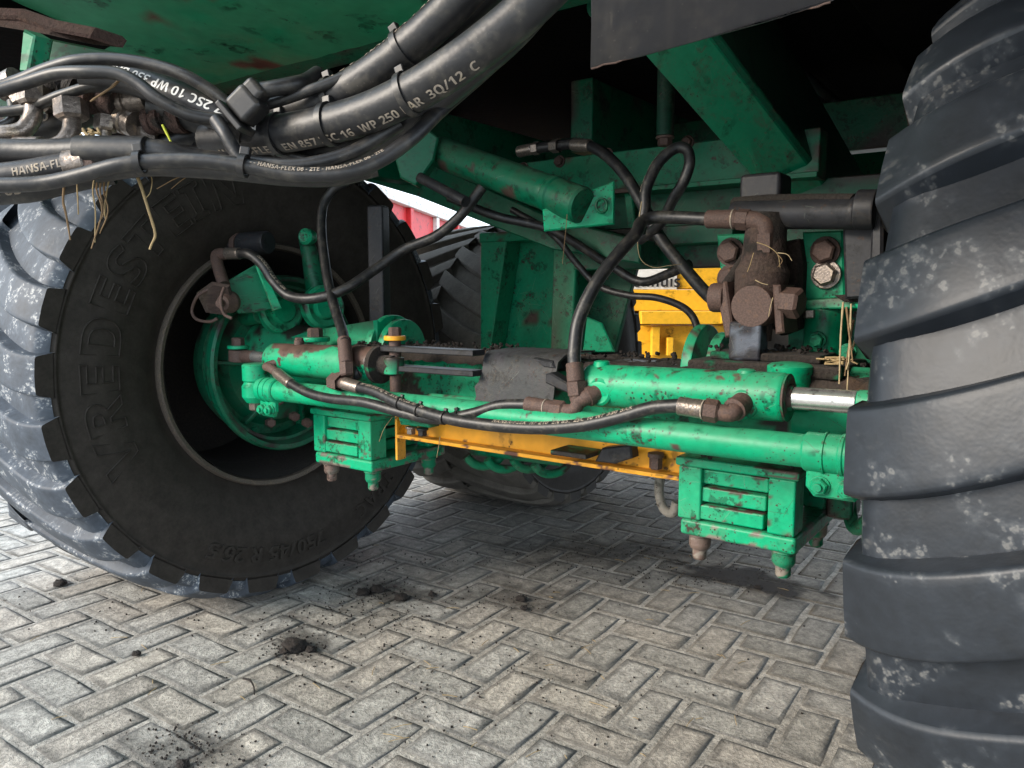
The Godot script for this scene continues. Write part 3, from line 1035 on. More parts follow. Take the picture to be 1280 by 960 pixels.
func steering_knuckle() -> void:
	var k := thing("steering_knuckle", "green steering knuckle and round brake drum inside the left wheel", "knuckle", Vector3(-.8, .6, 0))
	var st := weather(Color(.003, .13, .066), MUD, -.16, .25, 8.0)  # dirty drum green, darkened further to stand in for shade inside the wheel
	var c := Vector3(-.835, .668, -.02)
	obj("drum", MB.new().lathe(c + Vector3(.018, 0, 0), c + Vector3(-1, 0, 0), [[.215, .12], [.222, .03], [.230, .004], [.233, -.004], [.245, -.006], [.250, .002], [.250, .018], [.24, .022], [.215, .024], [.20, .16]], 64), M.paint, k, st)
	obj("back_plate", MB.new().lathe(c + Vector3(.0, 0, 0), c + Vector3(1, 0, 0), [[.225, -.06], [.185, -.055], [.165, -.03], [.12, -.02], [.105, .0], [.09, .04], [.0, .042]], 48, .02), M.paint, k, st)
	for s in 8:
		var a := TAU * s / 8 + .35
		bolt(c + Vector3(-.058, sin(a) * .205, cos(a) * .208), Vector3.RIGHT, .012, .012, k, M.dull_paint, plain_colour(GREEN_DK * .8))
	for s in 6:
		var a := TAU * s / 6 + .1
		var d := Vector3(0, sin(a), cos(a))
		obj("rib", MB.new().slab(PackedVector3Array([c + d * .11 + Vector3(.01, 0, 0), c + d * .20 + Vector3(-.035, 0, 0), c + d * .20 + Vector3(-.06, 0, 0), c + d * .11 + Vector3(-.06, 0, 0)]), Vector3.RIGHT.cross(d) * .012, .002), M.paint, k, st)
	obj("cam_tube", MB.new().cyl(c + Vector3(-.04, .13, .10), c + Vector3(.06, .14, .12), .022, .003, 20), M.paint, k, weather(GREEN_DK, MUD, -.2, .2, 12.0))
	for q in [[346, 500], [366, 520], [382, 528], [336, 528]]: nut(zp(q[0], q[1], .03), zp(q[0] + 4, q[1] + 1, .045), .013, k, M.dull_paint).mesh.surface_set_material(0, M.rust)
	obj("red_plug", MB.new().cyl(zp(319, 391, .075) - Vector3(.02, 0, 0), zp(319, 391, .075) + Vector3(.006, 0, 0), .0095), M.red_paint, k)
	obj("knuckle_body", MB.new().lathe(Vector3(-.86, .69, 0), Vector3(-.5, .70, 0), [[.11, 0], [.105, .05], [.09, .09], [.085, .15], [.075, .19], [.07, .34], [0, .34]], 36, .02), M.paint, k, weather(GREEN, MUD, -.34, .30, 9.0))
	obj("lower_arm", MB.new().slab(PackedVector3Array([zp(352, 425, .06), zp(385, 412, .06), zp(470, 398, .02), zp(470, 424, .02), zp(420, 432, .06)]), Vector3(0, -.03, -.04), .006), M.paint, k, weather(GREEN, MUD, -.30, .2, 9.0))
	for q in [[352, 388, .05, .062], [405, 384, .02, .058]]:
		var p := zp(q[0], q[1], q[2])
		obj("housing_ring", MB.new().lathe(p, p + Vector3(1, .1, .2), [[0, -.03], [q[3] * .8, -.03], [q[3], -.02], [q[3], .004], [q[3] * .86, .012], [q[3] * .6, .006], [q[3] * .5, .02], [0, .02]], 36, .01), M.paint, k, weather(GREEN, MUD, -.32, .0, 12.0))
	obj("upper_arm", MB.new().tube(spline([zp(402, 395, -.02), zp(394, 350, -.02), zp(388, 320, -.02), zp(382, 300, -.02)], 6), PackedFloat32Array(range(19).map(func(q): return lerpf(.034, .019, q / 18.0))), 18), M.paint, k, st)
	var b := zp(382, 296, .0)
	obj("ball_cap", MB.new().lathe(b - Vector3(0, 0, .02), b + Vector3(.3, 0, 1), [[0, -.005], [.019, 0], [.022, .01], [.022, .03], [.016, .036], [.010, .034], [0, .034]], 28), M.paint, k, weather(GREEN, MUD, -.35, .0, 20.0))
	var w := zp(394, 421, .12)
	obj("washer", MB.new().cyl(w - Vector3(0, .012, 0), w, .036, .003, 30), M.paint, k, plain_colour(GREEN))
	bolt(w, Vector3.UP, .019, .022, k, M.rust, null, false)
	# mounting plate of the brake actuator
	obj("mounting_plate", MB.new().slab(PackedVector3Array([zp(279, 354, .20), zp(321, 330, .16), zp(331, 345, .15), zp(336, 362, .15), zp(346, 385, .14), zp(318, 391, .15), zp(297, 392, .18)]), Vector3(-.012, 0, -.006), .002), M.paint, k, weather(GREEN_DK, Color(.09, .06, .05), -.20, .0, 8.0))
	obj("rib", MB.new().slab(PackedVector3Array([zp(318, 331, .17), zp(328, 333, .17), zp(352, 385, .15), zp(340, 388, .15)]), Vector3(.02, 0, .012), .003), M.paint, k, weather(GREEN, BROWN, -.12, .0, 14.0))

func brake_actuator() -> void:
	var a := thing("brake_actuator", "rust brown brake slack adjuster caked with dirt and straw inside the left wheel", "brake part", zp(265, 385, .24))
	var st := weather(Color(.12, .085, .075), Color(.2, .17, .13), -.2, .3, 14.0)
	obj("body", MB.new().slab(PackedVector3Array([zp(246, 366, .27), zp(266, 352, .27), zp(288, 356, .25), zp(294, 380, .24), zp(282, 394, .24), zp(258, 391, .26)]), Vector3(-.035, 0, -.02), .008), M.crust, a, st)
	var n := zp(281, 377, .25)
	obj("adjuster", MB.new().lathe(n - Vector3(0, 0, .02), n + Vector3(.35, -.1, 1), [[0, 0], [.026, 0], [.028, .012], [.022, .028], [.018, .036], [.010, .038], [.009, .052], [0, .053]], 20), M.rust, a)
	obj("fork", MB.new().tube(spline([zp(262, 361, .26), zp(247, 370, .28), zp(240, 388, .28), zp(246, 399, .28), zp(262, 402, .27), zp(272, 398, .26)], 5), .0042, 8), M.rust, a)
	obj("fork", MB.new().tube(spline([zp(280, 360, .27), zp(276, 375, .285), zp(280, 392, .28), zp(290, 398, .27)], 5), .0042, 8), M.rust, a)
	var c := thing("brake_chamber", "dark round brake chamber above the slack adjuster, behind the hose elbow", "brake part", zp(300, 312, .12))
	obj("can", MB.new().cyl(zp(269, 307, .14), zp(336, 303, .10), .030, .006, 28), M.black_paint, c)
	bolt(zp(298, 294, .12), Vector3.UP, .011, .014, c, M.rust)
	obj("strap", MB.new().cyl(zp(296, 306, .125), zp(302, 306, .121), .033, .002, 28), M.rust, c)

# ------------------------------------------------------------------ right suspension ram and yoke
func suspension_ram() -> void:
	var s := thing("suspension_ram", "rust brown suspension ram on a trunnion with round cap, right of centre above the axle", "hydraulic ram", Vector3(.54, .75, .03))
	var c := zp(938, 383, .08)
	obj("trunnion", MB.new().lathe(c - Vector3(0, 0, .11), c + Vector3.BACK, [[.038, 0], [.038, .098], [.035, .105], [.033, .1055], [0, .1055]], 36, .008), M.rust, s)
	obj("ram_body", MB.new().lathe(zp(945, 425, .03), zp(958, 285, .03), [[.026, 0], [.027, .05], [.044, .07], [.046, .12], [.038, .135], [.034, .20], [.030, .22], [0, .22]], 32, .01), M.crust, s, weather(Color(.11, .078, .068), MUD, -.05, .1, 11.0))
	obj("ram_rod", bx(.505, .562, .752, .82, .03, .075, .006, .012), M.dull_paint, s, weather(Color(.10, .12, .16), Color(.02, .02, .025), -.05, .0, 26.0))
	obj("cheek_plate", MB.new().slab(PackedVector3Array([zp(903, 352, .07), zp(908, 352, .07), zp(917, 420, .07), zp(906, 422, .07), zp(899, 386, .07)]), Vector3(.006, 0, -.07), .003), M.rust, s)
	obj("cheek_plate", MB.new().slab(PackedVector3Array([zp(965, 356, .08), zp(975, 356, .08), zp(980, 416, .08), zp(969, 418, .08)]), Vector3(.004, 0, -.07), .003), M.rust, s)
	obj("brace", MB.new().tube(PackedVector3Array([zp(907, 358, .04), zp(935, 318, .0)]), .010, 10), M.crust, s, plain_colour(MUD))
	obj("shroud", MB.new().slab(PackedVector3Array([zp(935, 310, -.02), zp(998, 298, -.02), zp(1003, 330, -.02), zp(1000, 410, -.02), zp(975, 420, -.02), zp(930, 380, -.02)]), Vector3(0, 0, -.05), .006), M.crust, s, weather(MUD, BROWN, -.1, .0, 9.0))
	var l := zp(900, 372, .05)
	obj("side_nut", MB.new().cyl(l - Vector3(.016, 0, 0), l + Vector3(.012, 0, 0), .026, .004, 20), M.rust, s)
	var r := zp(980, 378, .06)
	nut(r, r + Vector3(.03, -.002, .004), .026, s, M.rust, "side_nut")
	var f := thing("mounting_plate", "bright green mounting plate with four big hex bolts behind the suspension ram", "plate", Vector3(.6, .85, -.06))
	var g := weather(GREEN, Color(.10, .07, .055), -.33, .0, 10.0)
	obj("plate", MB.new().slab(PackedVector3Array([zp(1003, 290, -.05), zp(1053, 288, -.05), zp(1056, 373, -.05), zp(1006, 376, -.05)]), Vector3(0, 0, -.02), .003), M.paint, f, g)
	obj("plate", MB.new().slab(PackedVector3Array([zp(896, 293, -.05), zp(938, 292, -.05), zp(938, 346, -.05), zp(901, 346, -.05)]), Vector3(0, 0, -.02), .003), M.paint, f, g)
	for q in [[1032, 314, .0205], [1033, 343, .0205], [914, 315, .021], [914, 348, .021]]:
		bolt(zp(q[0], q[1], -.048), Vector3(.0, .0, 1).normalized(), q[2], .022, f, M.steel if q[1] == 343 else M.rust)
	obj("shelf", MB.new().slab(PackedVector3Array([zp(1003, 375, -.03), zp(1058, 371, -.03), zp(1090, 373, .0), zp(1090, 384, .0), zp(1008, 387, -.03)]), Vector3(0, -.006, -.05), .002), M.paint, f, g)
	obj("skirt", MB.new().slab(PackedVector3Array([zp(985, 360, -.09), zp(1100, 330, -.09), zp(1180, 330, -.09), zp(1180, 500, -.09), zp(985, 480, -.09)]), Vector3(0, 0, -.02), .003), M.paint, f, weather(GREEN_DK, MUD, -.30, .0, 8.0))
	var b := zp(1032, 408, -.06)
	obj("boss", MB.new().cyl(b - Vector3(0, .05, 0), b + Vector3(0, .032, 0), .036, .004, 28), M.paint, f, plain_colour(GREEN_DK))
	nut(zp(1013, 388, -.03), zp(1013, 398, -.03), .012, f, M.dull_paint)
	f.get_child(f.get_child_count() - 1).mesh.surface_set_material(0, M.steel)
	obj("bracket_tab", MB.new().slab(PackedVector3Array([zp(1068, 380, .02), zp(1092, 378, .02), zp(1092, 398, .02), zp(1082, 420, .02), zp(1074, 425, .02), zp(1078, 398, .02)]), Vector3(0, 0, -.012), .002), M.paint, f, g)
	# black yoke over the ram
	var y := thing("yoke", "black steel yoke with round top bar over the suspension ram beside the right tyre", "yoke", Vector3(.62, .86, .0))
	var ta := zp(918, 268, -.01)
	var tb_ := zp(1076, 266, .06)
	obj("top_bar", MB.new().cyl(ta, tb_, .026, .008, 32), M.black_paint, y)
	obj("sleeve", MB.new().cyl(zp(1070, 262, .06), zp(1096, 262, .06), .031, .004, 32), M.black_paint, y)
	obj("top_dirt", MB.new().tube(PackedVector3Array([ta + Vector3(0, .016, 0), ta.lerp(tb_, .3) + Vector3(0, .019, 0), ta.lerp(tb_, .6) + Vector3(0, .018, 0), tb_ + Vector3(-.01, .016, 0)]), .015, 9), M.crust, y, weather(MUD, Color(.14, .11, .08), -.2, .1, 14.0))
	obj("side_plate", MB.new().slab(PackedVector3Array([zp(1053, 280, .03), zp(1098, 278, .03), zp(1092, 372, .03), zp(1056, 374, .03)]), Vector3(0, 0, -.07), .004), M.black_paint, y)
	obj("outer_plate", MB.new().slab(PackedVector3Array([zp(1090, 238, .06), zp(1104, 234, .06), zp(1103, 330, .06), zp(1094, 372, .06), zp(1085, 372, .06)]), Vector3(.012, 0, -.11), .004), M.black_paint, y)
	obj("torn_edge", MB.new().slab(PackedVector3Array([zp(1042, 369, .01), zp(1090, 366, .01), zp(1084, 377, .01), zp(1056, 378, .01)]), Vector3(0, 0, -.03), .002), M.crust, y, plain_colour(MUD))
	obj("buffer", MB.new().box(Transform3D(Basis(), zp(957, 238, -.05)), Vector3(.075, .055, .07), .008), M.black_paint, y)

# ------------------------------------------------------------------ frame, tank and body above
func chassis() -> void:
	var f := thing("trailer_frame", "green trailer frame and dark body underside above the axle", "trailer", Vector3(0, 1.0, -.5))
	var g := weather(Color(.001, .20, .10), Color(.07, .045, .036), -.30, .0, 7.0)  # frame greens darker than the axle's, shade under the body put into the colour
	var gd := weather(Color(.001, .105, .054), MUD, -.22, .1, 6.0)  # darker still, again shade put into the paint colour
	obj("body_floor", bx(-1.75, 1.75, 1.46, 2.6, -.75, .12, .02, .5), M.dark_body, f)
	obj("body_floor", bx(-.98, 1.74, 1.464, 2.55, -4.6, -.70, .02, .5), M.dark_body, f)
	obj("cross_beam", bx(-.42, .52, 1.125, 1.225, -.46, -.40, .004, .02), M.paint, f, g)
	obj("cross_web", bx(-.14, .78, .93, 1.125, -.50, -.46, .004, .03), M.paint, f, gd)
	obj("beam_lip", bx(-.42, .52, 1.118, 1.130, -.47, -.385, .002, .03), M.paint, f, g)
	# hollow cross panel behind the axle
	var pn := obj("cross_panel", bx(-.52, -.17, .66, 1.04, -.62, -.58, .004, .02), M.paint, f, g)
	obj("panel_post", MB.new().slab(PackedVector3Array([zp(600, 290, -.5), zp(634, 291, -.5), zp(612, 440, -.5), zp(600, 440, -.5)]), Vector3(0, 0, -.08), .004), M.paint, pn, g)
	obj("panel_post", bx(-.215, -.165, .66, 1.04, -.58, -.50, .004, .02), M.paint, pn, g)
	obj("panel_head", bx(-.50, -.165, 1.02, 1.05, -.58, -.495, .004, .02), M.paint, pn, g)
	obj("panel_wing", MB.new().slab(PackedVector3Array([zp(692, 302, -.48), zp(722, 296, -.48), zp(714, 438, -.48), zp(688, 438, -.48)]), Vector3(0, 0, -.02), .003), M.paint, pn, weather(GREEN_DK, BROWN, -.34, .0, 8.0))
	obj("side_web", MB.new().slab(PackedVector3Array([zp(722, 300, -.6), zp(800, 318, -.6), zp(768, 440, -.6), zp(714, 440, -.6)]), Vector3(0, 0, -.02), .003), M.paint, f, gd)
	obj("brace_plate", MB.new().slab(PackedVector3Array([zp(733, 396, -.5), zp(752, 404, -.5), zp(768, 440, -.5), zp(728, 440, -.5)]), Vector3(0, 0, -.01), .003), M.paint, f, weather(GREEN, BROWN, -.4, .0, 8.0))
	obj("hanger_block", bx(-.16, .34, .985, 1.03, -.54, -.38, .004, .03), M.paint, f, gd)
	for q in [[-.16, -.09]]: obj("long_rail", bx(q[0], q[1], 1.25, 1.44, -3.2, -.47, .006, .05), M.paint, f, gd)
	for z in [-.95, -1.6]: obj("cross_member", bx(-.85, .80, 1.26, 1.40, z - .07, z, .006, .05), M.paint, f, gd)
	obj("long_pipe", MB.new().cyl(Vector3(.26, 1.40, -3.0), Vector3(.22, 1.41, .05), .024, .003, 18), M.dull_paint, f, gd)
	obj("long_pipe", MB.new().cyl(Vector3(.36, 1.42, -3.0), Vector3(.40, 1.42, .05), .014, .003, 14), M.black_paint, f)
	var hb := dp(832, 142, 1.75)
	obj("hanger_bolt", MB.new().cyl(hb - Vector3(0, .05, 0), hb + Vector3(0, .12, 0), .020, .004, 18), M.dull_paint, f, weather(Color(.001, .045, .024), MUD, -.1, .0, 9.0))
	bolt(hb - Vector3(0, .05, 0), Vector3.DOWN, .017, .022, f, M.rust)
	for q in [[655, 222], [700, 214], [760, 205], [860, 190], [930, 180]]: bolt(zp(q[0], q[1] - 12, -.40), Vector3.BACK, .013, .014, f, M.rust)
	obj("weld_rib", MB.new().slab(PackedVector3Array([zp(790, 236, -.46), zp(800, 234, -.46), zp(806, 290, -.46), zp(796, 292, -.46)]), Vector3(0, 0, .05), .003), M.paint, f, g)
	# diagonal strut and rail at upper right
	obj("diagonal_rail", MB.new().slab(PackedVector3Array([dp(800, 62, 1.45), dp(884, 42, 1.45), dp(1038, 243, 1.75), dp(962, 246, 1.78)]), Vector3(0, .02, -.02), .003), M.paint, f, weather(Color(.001, .20, .10), Color(.13, .06, .045), -.40, .0, 7.0))
	obj("diagonal_web", MB.new().slab(PackedVector3Array([dp(884, 42, 1.452), dp(1038, 243, 1.752), dp(1080, 235, 1.95), dp(960, 30, 1.7)]), Vector3(.01, .012, 0), .003), M.paint, f, gd)
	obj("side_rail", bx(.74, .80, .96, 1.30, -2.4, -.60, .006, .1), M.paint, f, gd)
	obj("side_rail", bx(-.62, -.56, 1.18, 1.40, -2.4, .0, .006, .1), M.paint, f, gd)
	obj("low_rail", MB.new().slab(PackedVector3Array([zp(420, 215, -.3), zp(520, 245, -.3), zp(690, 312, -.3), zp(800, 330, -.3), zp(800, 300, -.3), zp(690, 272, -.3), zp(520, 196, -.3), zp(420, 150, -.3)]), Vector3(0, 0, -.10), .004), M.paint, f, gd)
	obj("sky_gap_wall", bx(.80, .84, .62, 1.6, -3.4, -.12, .006, .1), M.dark_body, f)  # added dark wall, closes a gap of bright sky at right
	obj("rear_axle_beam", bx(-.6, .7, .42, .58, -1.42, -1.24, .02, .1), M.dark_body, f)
	obj("sky_gap_panel", bx(.0, 1.74, 1.12, 1.52, -3.5, -3.42, .006, .3), M.dark_body, f)  # added dark panel, blocks a thin line of sky at the rear
	obj("sky_blocker", bx(-1.75, -.72, 1.40, 1.45, -.70, 1.0, .02, .2), M.dark_body, f)  # added dark slab, hides the sky gap above the left tyre
	obj("sky_blocker", bx(.60, 2.0, 1.42, 1.475, -.95, 2.1, .01, .2), M.dark_body, f)  # added slab, runs forward out of view to shade the right tyre
	# tank shell with its rusted flange
	var t := thing("tank_shell", "large smooth green sheet metal shell with rust spots overhead at upper left", "tank", Vector3(-.4, 1.38, .5))
	var rows := []
	for a in 40:
		var w := a / 39.0
		var row := PackedVector3Array()
		for b in 100:
			var x := lerpf(-1.7, .62, b / 99.0)
			var z := lerpf(.20, 1.15, w)
			row.append(Vector3(x, 1.385 + .22 * pow(w, 2.2) + .004 * nz2.get_noise_2d(x * 1.4, z * 1.4), z))
		rows.append(row)
	obj("shell", MB.new().grid(rows, true), M.smooth_paint, t, weather(Color(.001, .25, .12), Color(.10, .045, .035), -.20, .0, 3.4))
	obj("shell_edge", bx(-1.7, .62, 1.386, 1.56, .12, .203, .004, .05), M.dull_paint, t, gd)
	obj("flange", MB.new().slab(PackedVector3Array([dp(-30, 20, 1.25), dp(20, 22, 1.25), dp(60, 36, 1.25), dp(112, 46, 1.25), dp(152, 62, 1.28), dp(118, 58, 1.28), dp(60, 45, 1.25), dp(-30, 30, 1.25)]), Vector3(0, .02, -.012), .004), M.crust, t, weather(Color(.085, .045, .036), Color(.25, .2, .12), -.30, -.1, 9.0))
	obj("gusset", MB.new().slab(PackedVector3Array([dp(28, 36, 1.22), dp(42, 44, 1.22), dp(34, 90, 1.22), dp(24, 90, 1.22)]), Vector3(.0, .0, -.03), .003), M.paint, t, g)
	obj("gusset", MB.new().slab(PackedVector3Array([dp(40, 44, 1.3), dp(150, 66, 1.3), dp(150, 95, 1.3), dp(36, 95, 1.3)]), Vector3(.0, .0, -.03), .003), M.paint, t, gd)
	# lift cylinder under the frame
	var c := thing("lift_cylinder", "long dark green hydraulic cylinder slanting under the frame at upper centre", "hydraulic cylinder", Vector3(-.1, 1.1, -.2))
	var a0 := dp(548, 190, 1.98)
	var a1 := dp(690, 243, 1.72)
	var a2 := dp(742, 262, 1.64)
	var wg := weather(Color(.001, .13, .066), Color(.07, .05, .042), -.16, -.12, 8.0)
	obj("barrel", MB.new().cyl(a0, a1, .040, .006, 36, .012), M.paint, c, wg)
	obj("end_cap", MB.new().lathe(a1, a2, [[.040, -.004], [.043, 0], [.043, .012], [.040, .016], [.040, .09], [.036, .096], [0, .097]], 36, .01), M.paint, c, wg)
	obj("clevis", MB.new().slab(PackedVector3Array([dp(492, 192, 1.9), dp(536, 162, 1.9), dp(548, 172, 1.9), dp(542, 200, 1.9), dp(520, 232, 1.9), dp(500, 222, 1.9)]), Vector3(-.03, .0, -.05), .004), M.paint, c, wg)
	obj("hose_stub", MB.new().tube(PackedVector3Array([dp(525, 222, 1.88), dp(582, 252, 1.78)]), .013, 12), M.black_paint, c)
	var lugp := obj("lug_plate", MB.new().slab(PackedVector3Array([dp(678, 262, 1.70), dp(768, 226, 1.66), dp(768, 280, 1.66), dp(680, 289, 1.70)]), Vector3(-.01, .0, -.02), .003), M.paint, c, weather(GREEN, Color(.08, .06, .05), -.30, .0, 12.0))
	var r := MB.new()
	var ring := PackedVector3Array()
	for k in 13: ring.append(dp(752 + 7 * cos(TAU * k / 12), 257 + 9 * sin(TAU * k / 12), 1.655))
	obj("weld_ring", r.tube(ring, .003, 8, false), M.paint, lugp, plain_colour(GREEN_DK * .7))
	# stand post by the left tyre
	var p := thing("stand_post", "black square steel post standing behind the axle at left", "post", zp(475, 405, -.1))
	obj("tube", MB.new().box(Transform3D(Basis(Vector3.UP, .35), zp(474, 338, -.1)), Vector3(.046, .34, .046), .006), M.black_paint, p)
	# black panel hanging near the lens
	var bp := thing("mud_flap", "dark grey flat panel with a rough lower edge hanging down at top right", "panel", dp(880, 40, .55))
	obj("sheet", MB.new().slab(PackedVector3Array([dp(738, -60, .62), dp(738, 86, .62), dp(800, 72, .60), dp(880, 50, .575), dp(960, 28, .55), dp(1040, 2, .53), dp(1060, -60, .53)]), Vector3(.004, .006, -.006), .001), M.flap, bp)
	var edge := []
	for k in 40: edge.append(dp(lerpf(739, 1038, k / 39.0), lerpf(86.0, 3.0, k / 39.0) + .7 * sin(k * 2.1) + .5 * sin(k * 5.3), lerpf(.618, .53, k / 39.0)))
	obj("frayed_edge", MB.new().tube(PackedVector3Array(edge), .0008, 6), M.rust, bp)

func rubber_flap() -> void:
	var f := thing("rubber_sleeve", "grey black rubber flap with a ragged left edge folded over the middle of the axle", "rubber flap", Vector3(.1, .62, .15))
	var prof := [[.752, .02], [.754, .08], [.750, .135], [.738, .158], [.715, .166], [.690, .170], [.680, .172], [.660, .176], [.640, .180], [.628, .182]]
	var rows := []
	for q in prof:
		var row := PackedVector3Array()
		for k in 41:
			var w := k / 40.0
			var x0 := .022 + .006 * sin(q[0] * 310.0) + .004 * sin(q[0] * 811.0)
			row.append(Vector3(lerpf(x0, .205, w), q[0] + .0015 * nz2.get_noise_2d(w * 60, q[0] * 200), q[1] - .004 * w))
		rows.append(row)
	var mb := MB.new().grid(rows)
	var back := []
	for r in rows:
		var b := PackedVector3Array()
		for p in r: b.append(p - Vector3(0, .003, .005))
		back.append(b)
	mb.grid(back, true)
	for e in [0, 40]:
		var s := []
		for k in rows.size(): s.append(PackedVector3Array([rows[k][e], back[k][e]]))
		mb.grid(s)
	mb.grid([rows[-1], back[-1]])
	obj("sheet", mb, M.dull_paint, f, weather(Color(.040, .043, .048), Color(.06, .052, .045), -.25, .5, 9.0))

# ------------------------------------------------------------------ hoses
func hose(label: String, pts: Array, r: float, group := "black hydraulic hoses", per := 10, called := "hydraulic_hose", m: Material = null) -> Array:
	var path := spline(pts, per)
	var h := thing(called, label, "hose" if called != "cable" else "cable", path[0], group)
	obj("rubber_tube" if called != "cable" else "sheath", MB.new().tube(path, r, 20 if r > .007 else 12), m if m else M.hose, h)
	return [h, path]

func axle_hoses() -> void:
	# A: from the left port of the left cylinder to the left port of the right cylinder
	var z := .262
	var q := [zp(361, 478, .280), zp(385, 491, .288), zp(412, 498, .292), zp(455, 503, .294), zp(500, 515, .290), zp(545, 524, .285), zp(590, 517, .27), zp(625, 507, .26), zp(662, 506, .255)]
	var a := hose("plain black hose passing under the lettered hose to the middle elbow", q, .0105)
	ferrule(zp(364, 480, .281), zp(346, 466, .268), .0135, a[0], M.steel)
	elbow([zp(348, 467, .268), zp(338, 460, z), zp(334, 458, .25), zp(352, 452, .225), zp(366, 448, .215)], .0105, a[0], M.rust)
	nut(zp(366, 448, .215), zp(350, 452, .23), .017, a[0], M.rust)
	ferrule(zp(658, 505, .256), zp(693, 511, .25), .0145, a[0], M.rust)
	obj("clip_ring", MB.new().cyl(zp(682, 509, .252), zp(683.5, 509.2, .252), .0155), M.print, a[0])
	nut(zp(691, 511, .25), zp(706, 513, .25), .0165, a[0], M.rust)
	elbow([zp(704, 513, .25), zp(716, 513, .252), zp(722, 505, .25), zp(722, 492, .245)], .012, a[0], M.rust)
	tie(a[1], .72, .012, "black cable tie on the hose beside the middle elbow")
	# B: lettered hose from the right port of the left cylinder to the right port of the right cylinder
	z = .275
	q = [zp(448, 484, z), zp(470, 490, .285), zp(500, 504, .297), zp(540, 518, .305), zp(580, 527, .306), zp(630, 533, .30), zp(680, 535, .296), zp(730, 531, .292), zp(775, 521, .285), zp(815, 510, .28), zp(850, 507, .278)]
	var b := hose("long black hose with white lettering sagging along the front of both steering cylinders", q, .0112)
	ferrule(zp(450, 485, z), zp(430, 479, z), .0142, b[0], M.steel)
	elbow([zp(432, 480, z), zp(418, 477, .27), zp(418, 474, .255), zp(440, 468, .235), zp(462, 462, .22)], .0125, b[0], M.rust)
	nut(zp(426, 479, z), zp(414, 476, z), .019, b[0], M.rust)
	obj("port_stub", MB.new().lathe(zp(440, 468, .24), zp(462, 461, .212), [[.013, 0], [.017, .002], [.017, .014], [.014, .016], [.014, .024], [.0165, .026], [.0165, .05]], 20), M.black_paint, b[0])
	ferrule(zp(848, 507, .278), zp(881, 512, .272), .0148, b[0], M.steel)
	obj("clip_ring", MB.new().cyl(zp(879, 512, .272), zp(881, 512.3, .272), .0158), M.print, b[0])
	nut(zp(881, 512, .272), zp(899, 515, .268), .018, b[0], M.rust)
	elbow([zp(897, 515, .268), zp(913, 517, .266), zp(920, 512, .258), zp(925, 506, .235)], .013, b[0], M.rust)
	obj("port_stub", MB.new().lathe(zp(917, 513, .262), zp(930, 502, .230), [[.012, 0], [.018, .002], [.018, .012], [.015, .014], [.017, .018], [.017, .03]], 20), M.rust, b[0])
	obj("lettering", hose_text("HANSA-FLEX  HF 210  EN 857 2SC 10 WP 330 BAR", b[1], .0112, .0088, .52, Vector3(.05, .9, .45)), M.print, b[0])
	obj("lettering", hose_text("WP 330 BAR 1Q/12  HANSA-FLEX HF 210", b[1], .0112, .0078, .02, Vector3(.05, .9, .45)), M.print, b[0])
	for s in [.205, .265, .345]: tie(b[1], s, .0122, ["black cable tie on the crossing hoses, left one of three", "black cable tie on the crossing hoses, middle one of three", "black cable tie on the crossing hoses, right one of three"][[.205, .265, .345].find(s)])
	# elbow at the left port of the right cylinder, fed from above
	q = [zp(718, 456, .24), zp(718, 436, .235), zp(724, 398, .22), zp(745, 354, .19), zp(772, 318, .15), zp(795, 292, .11), zp(801, 279, .08), zp(817, 272, .06), zp(848, 272, .05), zp(888, 274, .05)]
	var c := hose("thick black hose rising from the middle elbow and bending over to the suspension ram", q, .0118)
	ferrule(zp(718, 454, .24), zp(720, 478, .245), .0155, c[0], M.rust)
	nut(zp(720, 477, .245), zp(722, 496, .246), .018, c[0], M.rust)
	obj("tee", MB.new().tube(spline([zp(722, 494, .246), zp(723, 500, .246), zp(735, 496, .243), zp(750, 489, .225)], 5), .014, 16), M.rust, c[0])
	obj("port_stub", MB.new().lathe(zp(733, 497, .243), zp(750, 489, .222), [[.013, 0], [.0175, .002], [.0175, .012], [.015, .014], [.017, .018], [.017, .05]], 20), M.rust, c[0])
	ferrule(zp(884, 274, .05), zp(922, 274, .05), .0165, c[0], M.rust)
	obj("clip_ring", MB.new().cyl(zp(916, 274, .05), zp(918, 274, .05), .0176), M.print, c[0])
	nut(zp(922, 274, .05), zp(938, 275, .05), .0185, c[0], M.rust)
	elbow([zp(936, 275, .05), zp(950, 277, .052), zp(957, 284, .052), zp(957, 300, .05)], .016, c[0], M.rust)
	nut(zp(957, 292, .05), zp(957, 318, .048), .020, c[0], M.rust)
	# left cylinder feed from above
	q = [zp(436, 226, .02), zp(416, 238, .03), zp(404, 258, .05), zp(402, 288, .07), zp(406, 326, .10), zp(413, 366, .14), zp(422, 396, .18), zp(428, 414, .22), zp(431, 428, .245)]
	var d := hose("black hose hanging down before the left wheel to the left steering cylinder", q, .0118)
	ferrule(zp(430, 424, .238), zp(433, 455, .262), .0155, d[0], M.rust)
	nut(zp(433, 454, .262), zp(434, 470, .268), .0165, d[0], M.rust)
	# brake hose
	q = [zp(298, 317, .20), zp(312, 318, .20), zp(328, 331, .19), zp(342, 352, .18), zp(362, 370, .17), zp(393, 373, .16), zp(430, 362, .12), zp(470, 336, .05), zp(505, 312, .0), zp(545, 295, -.03), zp(575, 270, -.05), zp(603, 234, -.08)]
	var e := hose("black brake hose curving from the left wheel to the frame", q, .0125)
	ferrule(zp(300, 317, .20), zp(281, 317, .205), .015, e[0], M.steel)
	elbow([zp(284, 317, .205), zp(271, 319, .21), zp(273, 334, .22), zp(280, 356, .23)], .015, e[0], M.rust)
	obj("lettering", hose_text("HANSA-FLEX KP 206", e[1], .0125, .009, .09, Vector3(.5, .8, .2)), M.print, e[0])
